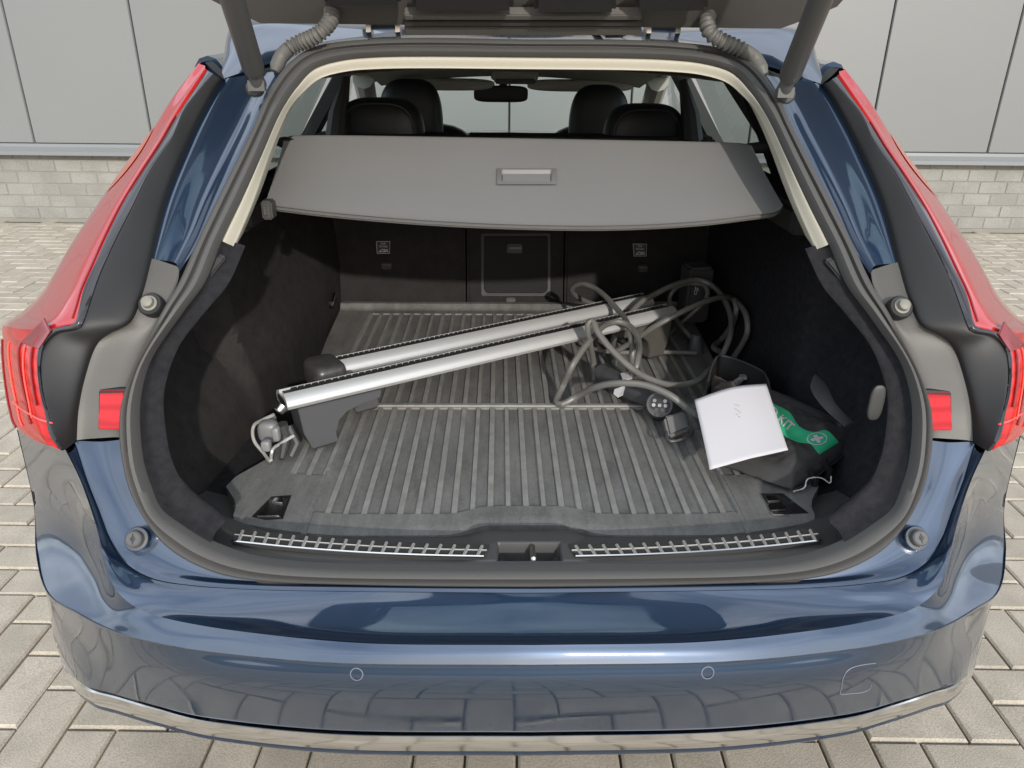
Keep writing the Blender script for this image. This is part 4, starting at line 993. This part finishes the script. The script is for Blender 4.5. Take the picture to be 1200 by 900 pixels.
# ================================================================ things lying in the cargo bay
def tagt(o, label, cat, group=None):
    o['label'] = label; o['category'] = cat
    if group: o['group'] = group
RIBR = pr('slot_rubber', (.022, .021, .02), .6)
def roof_bar(Lp, Rp, label, pad):
    L, R = atZ(*Lp, .754), atZ(*Rp, .754); e1 = (R-L)/np.linalg.norm(R-L); e2 = np.array([-e1[1], e1[0], 0]); e3 = np.array([0, 0, 1.]); ln = np.linalg.norm(R-L)
    root = empty('roof_bar', tuple((L+R)/2-np.array([0, 0, .112])), label, 'roof bar', 'aluminium roof bars lying across the mat')
    W = lambda a, b, c: L+e1*a+e2*b+e3*c
    def pf(name, poly, b0, b1, mat, parent=root, bevel=.003):   # polygon in (along, up), extruded across
        return prism(name, [W(a, b0, c) for a, c in poly], tuple(e2*(b1-b0)), mat, parent, bevel)
    # aerofoil section with a slot on top
    sec = [(-.034, -.006), (-.0325, .001), (-.028, .007), (-.020, .0115), (-.0115, .0142), (-.0110, .008), (.0110, .008), (.0115, .0142), (.020, .0115), (.028, .007), (.0325, .001), (.034, -.006), (.029, -.014), (.012, -.017), (-.012, -.017), (-.029, -.014)]
    n = len(sec); V = [W(0, b, c) for b, c in sec]+[W(ln, b, c) for b, c in sec]; m = MB(); m.add(V, [(k, (k+1) % n, (k+1) % n+n, k+n) for k in range(n)]+[tuple(range(n)), tuple(range(2*n-1, n-1, -1))])
    bar = m.build('bar_profile', ALU, root, sharp=28)
    # ribbed rubber strip in the slot
    V = []; F = []; m = MB()
    ks = 70
    for k in range(ks):
        a0, a1 = .012+(ln-.036)*k/ks, .012+(ln-.036)*(k+.80)/ks; sh = .012
        m.add([W(a0, -.0108, .0135), W(a1, -.0108, .0135), W(a1+sh, .0108, .0135), W(a0+sh, .0108, .0135), W(a0, -.0108, .009), W(a1, -.0108, .009), W(a1+sh, .0108, .009), W(a0+sh, .0108, .009)], [(0, 1, 2, 3), (0, 4, 5, 1), (1, 5, 6, 2), (2, 6, 7, 3), (3, 7, 4, 0)])
    m.add([W(.005, -.0107, .0105), W(ln-.005, -.0107, .0105), W(ln-.005, .0107, .0105), W(.005, .0107, .0105)], [(0, 1, 2, 3)])
    m.build('slot_strip', RIBR, bar, False)
    # hollow end
    for a in (-.0008, ln+.0008):
        m = MB(); V, F = superell(W(a, .0, -.003), (.002, .050, .016), 2.5, 16, 8, Matrix(((e1[0], e2[0], 0), (e1[1], e2[1], 0), (0, 0, 1)))); m.add(V, F); m.build('end_opening', BLK, bar)
    for sgn in (0, 1):
        f_ = (lambda a: a) if sgn == 0 else (lambda a: ln-a)
        poly = [(.020, -.016), (.195, -.016), (.192, -.032), (.150, -.037), (.118, -.045), (.100, -.060), (.092, -.085), (.094, -.106), (.040, -.108), (.026, -.070)]
        ft = pf('bar_foot', [(f_(a), c) for a, c in poly], -.034, .030, PLASTG if not (sgn and pad) else pr('dusty_foot', (.045, .040, .035), .8, noise=(40, .5, (.085, .075, .065))), bevel=.0015)
        pf('foot_pad', [(f_(a), c) for a, c in [(.042, -.106), (.092, -.106), (.090, -.112), (.044, -.112)]], -.03, .026, RIBR, ft, 0)
    return root, W, ln
rb, W, ln = roof_bar((330, 467), (784, 363), 'front one of two silver roof bars, its clamp hook open at the left end', True)
# open clamp on the near bar: jaw, knob, wire hook
m = MB(); kn = atZ(315, 505, .700); e1 = W(1, 0, 0)-W(0, 0, 0)
V, F = superell(kn, (.040, .030, .044), 3.2, 20, 14); m.add(V, F); kb = m.build('clamp_knob', pr('knob_grey', (.17, .17, .17), .4), rb)
for q, d_ in (((318, 493), (.02, .02, .018)), ((312, 522), (.018, .018, .022)), ((324, 508), (.014, .02, .03))):
    m = MB(); V, F = superell(atZ(*q, .70), d_, 4, 14, 10); m.add(V, F); m.build('knob_wing', pr('knob_grey2', (.21, .21, .21), .4), kb)
m = MB(); hk = [(321, 486, .728), (308, 492, .715), (298, 498, .70), (296, 505, .69), (298, 517, .67), (309, 531, .650), (317, 541, .645), (318, 533, .65), (320, 526, .66), (330, 519, .675), (345, 510, .69)]
m.tube(list(cr([atZ(*q) for q in hk], 50)), .0034, 8); m.build('hook_wire', pr('bright_wire', (.62, .61, .58), .3, metal=.5), rb)
m = MB(); m.tube([atZ(330, 497, .71), atZ(335, 512, .68), atZ(330, 538, .65)], [.012, .012, .006], 8); m.tube([atZ(338, 500, .70), atZ(348, 520, .67), atZ(341, 535, .65)], .008, 8); m.build('clamp_jaw', DARKP, rb)
m = MB(); m.tube([atZ(331, 476, .752), atZ(326, 482, .745)], [.013, .010], 12); m.build('end_screw', STEEL, rb)
rf, W, ln = roof_bar((386, 429), (757, 350), 'rear one of two silver roof bars, its left end in a dark rounded cap', False)
m = MB(); R3 = Matrix(((e1[0], -e1[1], 0), (e1[1], e1[0], 0), (0, 0, 1)))
V, F = superell(W(-.012, -.004, -.012), (.075, .100, .062), 4.2, 28, 18, R3); m.add(V, F); cp_ = m.build('end_cap', pr('cap_black', (.035, .033, .033), .35, noise=(60, .4, (.07, .065, .06))), rf)
m = MB(); V, F = superell(W(-.062, .0, -.050), (.055, .05, .026), 3, 18, 12, R3); m.add(V, F); m.build('clamp_lever', BLK, cp_)
m = MB(); V, F = superell(W(.018, -.035, -.046), (.05, .05, .085), 5, 20, 14, R3); m.add(V, F); m.build('cap_cheek', PLASTG, cp_)
settle(rb); settle(rf)
# charging cable
ca = empty('charging_cable', (.25, 1.7, .64), 'grey electric car charging cable tangled in loose loops over the roof bars', 'cable')
def cpt(px, py, Y):
    for _ in range(40):
        if atY(px, py, Y)[0] > .585: Y -= .02
    q = atY(px, py, Y)
    return q if q[2] > .649 else atZ(px, py, .649)
strands = {
 'a': [(818, 486, 1.35), (805, 478, 1.40), (785, 463, 1.42), (755, 451, 1.45), (725, 449, 1.47), (700, 453, 1.5), (675, 465, 1.55), (658, 474, 1.58), (652, 471, 1.6), (660, 452, 1.6), (670, 430, 1.58), (684, 408, 1.62), (696, 394, 1.66), (705, 384, 1.70), (714, 379, 1.74), (725, 377, 1.75), (736, 381, 1.74), (745, 391, 1.70), (749, 403, 1.66), (748, 418, 1.60), (744, 434, 1.58), (735, 446, 1.62)],
 'b': [(697, 446, 1.72), (696, 428, 1.70), (692, 404, 1.66), (689, 386, 1.64), (690, 378, 1.64), (694, 376, 1.64), (700, 388, 1.62), (710, 402, 1.60), (722, 415, 1.58), (737, 429, 1.56), (755, 441, 1.56), (780, 450, 1.56), (800, 451, 1.58), (818, 446, 1.60), (831, 434, 1.64), (838, 428, 1.70)],
 'c': [(815, 356, 2.16), (790, 356, 2.18), (760, 356, 2.2), (720, 358, 2.2), (700, 357, 2.18), (684, 352, 2.14), (674, 346, 2.10), (670, 340, 2.07), (674, 335, 2.05), (684, 333, 2.02), (697, 338, 1.98), (710, 348, 1.92), (722, 361, 1.86), (732, 373, 1.80), (737, 385, 1.74), (740, 400, 1.70), (741, 420, 1.68), (739, 440, 1.70)],
 'd': [(720, 424, 1.90), (718, 410, 1.88), (720, 396, 1.85), (728, 380, 1.84), (738, 368, 1.86), (750, 355, 1.90), (765, 346, 1.94), (785, 336, 1.98), (803, 330, 2.02), (818, 328, 2.04), (832, 333, 2.03), (845, 345, 1.98), (853, 360, 1.93), (857, 376, 1.88), (855, 395, 1.82), (849, 411, 1.80), (842, 424, 1.85)],
 'e': [(722, 412, 1.85), (735, 404, 1.84), (750, 394, 1.82), (770, 381, 1.80), (790, 370, 1.80), (810, 360, 1.82), (830, 352, 1.86), (848, 348, 1.92), (858, 350, 1.98), (868, 358, 2.02), (875, 372, 2.02), (876, 388, 1.98), (870, 403, 1.94), (860, 418, 1.88), (852, 430, 1.85)],
 'f': [(813, 398, 1.92), (803, 388, 1.95), (793, 375, 2.0), (786, 362, 2.05), (785, 348, 2.08), (792, 338, 2.08), (802, 333, 2.06), (815, 332, 2.05), (826, 335, 2.05), (829, 345, 2.05), (822, 357, 2.06), (808, 370, 2.06), (793, 383, 2.04), (778, 396, 2.02), (764, 408, 2.0)],
 'g': [(816, 414, 1.95), (790, 413, 1.97), (760, 412, 1.98), (725, 413, 1.98), (700, 410, 1.98), (680, 402, 2.0)],
 'h': [(861, 352, 1.96), (863, 362, 1.96), (860, 376, 1.96), (853, 388, 1.97), (845, 398, 1.98), (836, 407, 1.98), (843, 412, 1.95)]}
for k, v in strands.items():
    m = MB(); m.tube(list(cr([cpt(*q) for q in v], 110)), .0074 if k not in 'fg' else .0062, 10); m.build('cable_strand', CABLE, ca)
# vehicle plug with white label
a, b = atZ(704, 436, .672), atZ(742, 458, .672); v = (b-a)/np.linalg.norm(b-a)
m = MB(); m.tube([a, a+v*.004, a+v*.035, a+v*.036, b, b+v*.03, b+v*.10, b+v*.13], [.019, .0235, .0225, .025, .025, .020, .016, .012], 24); pg = m.build('plug_body', CONN, ca)
ca_ = atZ(706, 433, .690); m = MB(); m.tube([a-v*.004, a], [.017, .019], 20); m.build('plug_collar', PLASTG, pg)
lb = [(716, 462, .697), (730, 452, .703), (728, 459, .699), (724, 466, .694), (718, 466, .692)]
q = [atZ(720, 457, .699), atZ(733, 452, .701), atZ(730, 463, .694), (atZ(724, 466, .691)), atZ(719, 462, .694)]
prism('plug_label', q, (0, 0, .0015), WHITEP, pg)
q = [atZ(727, 438, .699), atZ(738, 436, .700), atZ(741, 444, .700), atZ(730, 446, .700)]
prism('plug_label', q, (0, 0, .0015), WHITEP, pg)
# seven pin plug face turned to the camera
fc = atZ(773, 474, .690); view = Vector(fc)-Vector((CX, 0, CH)); nrm = Vector((-.12, -.72, .55)).normalized()
m = MB(); m.tube([Vector(fc)-nrm*.09+Vector((.04, 0, 0)), Vector(fc)-nrm*.05, Vector(fc)-nrm*.012, Vector(fc), Vector(fc), Vector(fc)-nrm*.008], [.020, .025, .0275, .0275, .0225, .0225], 28); pl2 = m.build('charging_plug', CONN, ca)
rx = nrm.cross(Vector((0, 0, 1))).normalized(); ry = rx.cross(nrm).normalized()
m = MB(); m.tube([Vector(fc)-nrm*.007, Vector(fc)-nrm*.0065], [.0225, .0220], 24); m.build('pin_face', BLK, pl2)
for (u_, v_) in ((-.011, .008), (.011, .008), (-.0125, -.002), (0, -.002), (.0125, -.002), (-.006, -.012), (.006, -.012)):
    c = Vector(fc)+rx*u_+ry*v_; m = MB(); m.tube([c-nrm*.008, c+nrm*.001, c+nrm*.001, c-nrm*.004], [.0038, .0038, .0018, .0018], 12); m.build('pin_sleeve', STEEL if v_ > -.01 else PLASTG, pl2)
# protective cap of the plug, a grey hood with a handle bar
q = [atZ(778, 487, .690), atZ(803, 480, .690), atZ(809, 502, .665), atZ(784, 512, .665)]
cap = prism('plug_cap', q, (0, .012, -.018), pr('cap_grey', (.17, .165, .16), .5), ca, bevel=.006)
m = MB(); m.tube(list(cr([atZ(x, y, .668) for x, y in ((781, 506), (782, 514), (787, 517), (806, 512), (811, 508), (810, 500))], 30)), .0028, 8); m.build('cap_handle', PLASTG, cap)
m = MB(); m.tube([atZ(811, 503, .665), atZ(820, 503, .66)], .0022, 8); m.build('cap_tether', CABLE, cap)
# cable gland
g0_ = atY(816, 392, 1.90); g1_ = g0_+np.array([.004, .0, -.05])
m = MB(); m.tube([g0_, g0_+np.array([0, 0, -.002]), g1_, g1_+np.array([0, 0, -.012])], [.010, .0125, .022, .020], 20); m.build('cable_gland', PLASTG, ca)
settle(ca)
# dark wall charger box behind
q0 = atY(815, 362, 2.10); m = MB(); m.box((min(q0[0], .53), 2.13, .735), (.075, .07, .17), rot=Euler((.05, 0, .2)).to_matrix()); cb = m.build('control_box', pr('box_violet', (.055, .05, .055), .5), None, bevel=.008)
tagt(cb, 'small dark control box with white arrow print standing behind the cable loops', 'box')
m = MB(); bx = atY(816, 341, 2.085)
for (a, b) in (((-3, 4), (-1, -5)), ((-1, -5), (0, 0)), ((0, 4), (2, -4)), ((2, -4), (3, 0)), ((-3, 4), (0, 4))):
    m.tube([atY(816+a[0]*.8, 341+a[1], 2.088), atY(816+b[0]*.8, 341+b[1], 2.088)], .0009, 5)
m.build('arrow_print', WHITEP, cb)
# black open tray
tr_rim = [(824, 480, .70), (829, 450, .712), (836, 425, .725), (843, 417, .73), (856, 419, .73), (893, 435, .73), (899, 443, .73), (903, 462, .715), (905, 485, .70)]
rimp = cr([atZ(*q) for q in tr_rim], 60)
tray = empty('storage_tray', tuple(rimp.mean(0)*np.array([1, 1, 0])+np.array([0, 0, .64])), 'thin walled black open tray standing behind the white sheet of paper', 'tray')
m = MB(); m.tube(list(rimp), .0028, 8); m.build('tray_rim', pr('rim_gloss', (.05, .05, .05), .25), tray)
low = rimp.copy(); low[:, 2] = .640; cc = low.mean(0); low = cc+(low-cc)*.92
patch('tray_wall', across([rimp, low], 3), BLK, tray, thick=.002, tdir=(0, 1, 0))
m = MB(); m.add([tuple(x+np.array([0, 0, .004])) for x in low], [tuple(range(60))]); m.build('tray_bottom', BLK, tray, False)
settle(tray)
# crumpled cloth in it, and small pump-like tip
rg = random.Random(5)
import mathutils
V = []; n = 36; A0, A1, A2_, A3 = atZ(836, 478, .70), atZ(834, 431, .702), atZ(868, 440, .705), atZ(868, 474, .70)
for j in range(n):
    for i in range(n):
        u, v = i/(n-1), j/(n-1); q = (1-u)*(1-v)*A0+(1-u)*v*A1+u*v*A2_+u*(1-v)*A3
        z = mathutils.noise.noise(Vector((q[0]*28, q[1]*28, 3)))*.014+mathutils.noise.noise(Vector((q[0]*80, q[1]*60, 9)))*.004
        V.append((q[0], q[1], q[2]+z-.02*max(abs(u-.5), abs(v-.5))**2*4))
o = mesh('crumpled_cloth', V, grid_faces(n, n), pr('brown_cloth', (.10, .085, .075), .9, bump=(600, .4)), None, True, 60)
sm = o.modifiers.new('s', 'SOLIDIFY'); sm.thickness = .004
tagt(o, 'crumpled brown cloth lying inside the black open tray', 'cloth')
m = MB(); c = atZ(871, 442, .70); V, F = superell(c, (.017, .018, .012), 3, 14, 10); m.add(V, F)
m.tube([c, c+np.array([-.035, -.03, -.012])], [.006, .010], 10)
o = m.build('hose_nozzle', pr('pale_tip', (.35, .35, .35), .5, noise=(90, .3, (.10, .10, .10))), None); tagt(o, 'small pale tipped nozzle poking up in the black open tray', 'nozzle')
# first aid bag -------------------------------------------------------------
BN, BR_, BB, BL = atZ(929, 560, .670), atZ(1008, 502, .70), atZ(902, 452, .735), atZ(852, 536, .664)
BR_ = BR_; bc = (BN+BR_+BB+BL)/4
BK = atZ(955, 470, .760)
def bag(u, v):
    """u from the left/back edge (BL-BB) to the zip side (BN-BR), v from near (0) to far (1)"""
    a = BL+(BN-BL)*u; b = BB+(BR_-BB)*u; q = a+(b-a)*v
    puff = .015*(max(0, 1-abs(2*u-1)**3.2)*max(0, 1-abs(2*v-1)**3.2))**.7
    w1 = mathutils.noise.noise(Vector((u*4, v*6, 1.3)))*.008+mathutils.noise.noise(Vector((u*11, v*14, 4)))*.003
    e = min(u, 1-u, v, 1-v); return q+np.array([0, 0, puff+w1*min(1, e*6)-.008*max(0, 1-e*16)**2])
n = 44; V = []
for j in range(n):
    for i in range(n): V.append(bag(i/(n-1), j/(n-1)))
F = grid_faces(n, n); rimi = [i for i in range(n)]+[j*n+n-1 for j in range(1, n)]+[(n-1)*n+i for i in range(n-2, -1, -1)]+[j*n for j in range(n-2, 0, -1)]
L0 = len(V); m_ = len(rimi)
for lv, (zf, ex) in enumerate(((.30, .006), (.62, .007), (.92, .0), (1., -.012))):
    for k, i in enumerate(rimi):
        q = np.array(V[i]); out = q-bc; out[2] = 0; out = out/np.linalg.norm(out); z = q[2]+(.642-q[2])*zf
        wv = mathutils.noise.noise(Vector((q[0]*30, q[1]*30, lv)))*.003
        V.append(q+out*(ex+wv)+np.array([0, 0, z-q[2]]))
prev = rimi
for lv in range(4):
    cur = [L0+lv*m_+k for k in range(m_)]
    for k in range(m_): F.append((prev[k], cur[k], cur[(k+1) % m_], prev[(k+1) % m_]))
    prev = cur
F.append(tuple(prev))
bagr = empty('first_aid_bag', (bc[0], bc[1], .642), 'dark grey fabric first aid bag with green band and white cross, beside the right wall', 'bag')
BAGM = pr('bag_fabric', (.034, .032, .032), .75, noise=(30, .5, (.055, .052, .050)), bump=(900, .5))
bo = mesh('bag_body', V, F, BAGM, bagr, True, 60); fix(bo)
def uv_of(px, py):
    u, v = .5, .5
    for _ in range(14):
        p0 = np.array(proj(bag(u, v))); du = (np.array(proj(bag(u+.01, v)))-p0)/.01; dv = (np.array(proj(bag(u, v+.01)))-p0)/.01
        J = np.array([du, dv]).T; s_ = np.linalg.solve(J, np.array([px, py])-p0); u = min(1, max(0, u+s_[0]*.8)); v = min(1, max(0, v+s_[1]*.8))
    return u, v
def onbag(px, py, h=.0015): return bag(*uv_of(px, py))+np.array([0, -.3*h, h])
up_ = cr([(893, 462, 0), (907, 474, 0), (925, 484, 0), (936, 500, 0), (952, 507, 0), (968, 505, 0), (983, 519, 0)], 26); dn = cr([(884, 478, 0), (903, 495, 0), (920, 512, 0), (938, 519, 0), (950, 521, 0), (955, 527, 0), (960, 533, 0)], 26)
rows = []
for t in np.linspace(0, 1, 7): rows.append([onbag(*(up_[i]+(dn[i]-up_[i])*t)[:2], .0018) for i in range(26)])
bd = patch('green_band', rows, GREEN, bagr, thick=-.001, tdir=(0, 0, 1))
def decal_mesh(name, V2, F, mat, h=.003, parent=None):
    return mesh(name, [onbag(x, y, h) for x, y in V2], F, mat, parent or bd, False)
# circle and cross
ctr = np.array([957., 515.5]); ax_ = np.array([.93, -.22]); ay_ = np.array([.42, .72])
V2 = []; n = 40
for rr in (12.2, 10.8):
    for k in range(n): a = 2*math.pi*k/n; V2.append(ctr+ax_*math.cos(a)*rr+ay_*math.sin(a)*rr*.78)
decal_mesh('cross_ring', V2, [(k, (k+1) % n, n+(k+1) % n, n+k) for k in range(n)], WHITEP)
def rect2(x0, y0, x1, y1): return [ctr+ax_*x+ay_*y for x, y in ((x0, y0), (x1, y0), (x1, y1), (x0, y1))]
decal_mesh('white_cross', rect2(-7.5, -2.0, 7.5, 2.0)+rect2(-2.4, -6.2, 2.4, -2.0)+rect2(-2.4, 2.0, 2.4, 6.2), [(0, 1, 2, 3), (4, 5, 6, 7), (8, 9, 10, 11)], WHITEP)
# lettering: text outline mapped onto the bag
cu = bpy.data.curves.new('t', 'FONT'); cu.body = 'AID KIT'; cu.size = 1.; cu.offset = .022; cu.align_x = 'RIGHT'; cu.resolution_u = 2
to = bpy.data.objects.new('t', cu); C.objects.link(to); bpy.context.view_layer.update()
me = bpy.data.meshes.new_from_object(to.evaluated_get(bpy.context.evaluated_depsgraph_get())); C.objects.unlink(to); bpy.data.objects.remove(to)
bx_, by_ = np.array([9.4, 8.4]), np.array([8.5, -9.5]); o0 = np.array([924.5, 507.])
V2 = [o0+bx_*v.co.x*1.05+by_*v.co.y*1.15 for v in me.vertices]
decal_mesh('lettering', V2, [tuple(f.vertices) for f in me.polygons], WHITEP)
# zip, strap, buckles, string
zp = [np.array(V[i])*1.0 for i in []]
zl = [bag(1., t)+np.array([.010, -.006, -.016]) for t in np.linspace(0.02, .98, 30)]
m = MB(); m.tube(zl, .0022, 6); m.build('zip', BLK, bagr)
for t in (.22, .42):
    q = bag(1., t)+np.array([.012, -.004, -.018]); m = MB(); m.tube([q+np.array([-.012, 0, .02]), q+np.array([.004, -.003, 0]), q+np.array([.003, 0, -.018])], .006, 8); m.build('strap_loop', BLK, bagr)
m = MB(); sp_ = [atZ(x, y, z) for x, y, z in ((930, 576, .65), (943, 571, .652), (946, 562, .665), (962, 560, .665), (973, 566, .655), (974, 558, .668))]
m.tube(list(cr(sp_, 30)), .0013, 6); m.build('white_string', WHITEP, bagr)
# strap rising behind the bag
s0 = cr([atZ(952, 444, .80), atZ(950, 456, .79), atZ(965, 478, .765), atZ(990, 500, .745)], 24); s1 = cr([atZ(957, 440, .80), atZ(968, 452, .79), atZ(980, 475, .77), atZ(1003, 498, .742)], 24)
patch('shoulder_strap', [s0, (s0+s1)/2+np.array([0, 0, .004]), s1], pr('strap_web', (.06, .057, .06), .7), bagr, thick=.002, tdir=(0, 0, 1))
fl0 = cr([atZ(903, 452, .772), atZ(920, 455, .772), atZ(940, 472, .764), atZ(954, 484, .758)], 20); fl1 = cr([atZ(905, 468, .772), atZ(920, 476, .77), atZ(935, 490, .764), atZ(948, 500, .757)], 20)
settle(bagr)
# sheet of paper ------------------------------------------------------------
pTL, pTR, pBR, pBL = atZ(814, 467, .755), atZ(898, 449, .785), atZ(924, 525, .725), atZ(832, 549, .680)
n = 20; V = []
for j in range(n):
    for i in range(n):
        u, v = i/(n-1), j/(n-1); q = (1-u)*(1-v)*pTL+u*(1-v)*pTR+u*v*pBR+(1-u)*v*pBL
        V.append(q+np.array([0, 0, -.006*abs(u-.52)+.006*math.sin(math.pi*u)*(1-v)+.0015*math.sin(3*v+u*2)]))
pa = mesh('paper_sheet', V, grid_faces(n, n), WHITEP, None, True); sm = pa.modifiers.new('s', 'SOLIDIFY'); sm.thickness = .0003
tagt(pa, 'white sheet of paper with tiny print leaning over the black tray and bag', 'paper')
m = MB(); 
for (x, y) in ((861, 479), (864, 480), (861, 484), (864, 486), (862, 490), (865, 493), (866, 488)):
    t1 = (x-822)/86; q = atZ(x, y, 0); 
    # position on the sheet plane
    nn = np.cross(pTR-pTL, pBL-pTL); d = ray(x, y); o0_ = np.array([CX, 0, CH]); tt = ((pTL-o0_) @ nn)/(d @ nn); q = o0_+d*tt+np.array([0, -.001, .0065])
    m.box(q+np.array([0, -.003, .004]), (.0016, .0008, .0008), rot=Euler((.4, 0, rnd.uniform(-1, 1))).to_matrix())
m.build('print_marks', pr('ink', (.15, .15, .15), .8), pa, False)
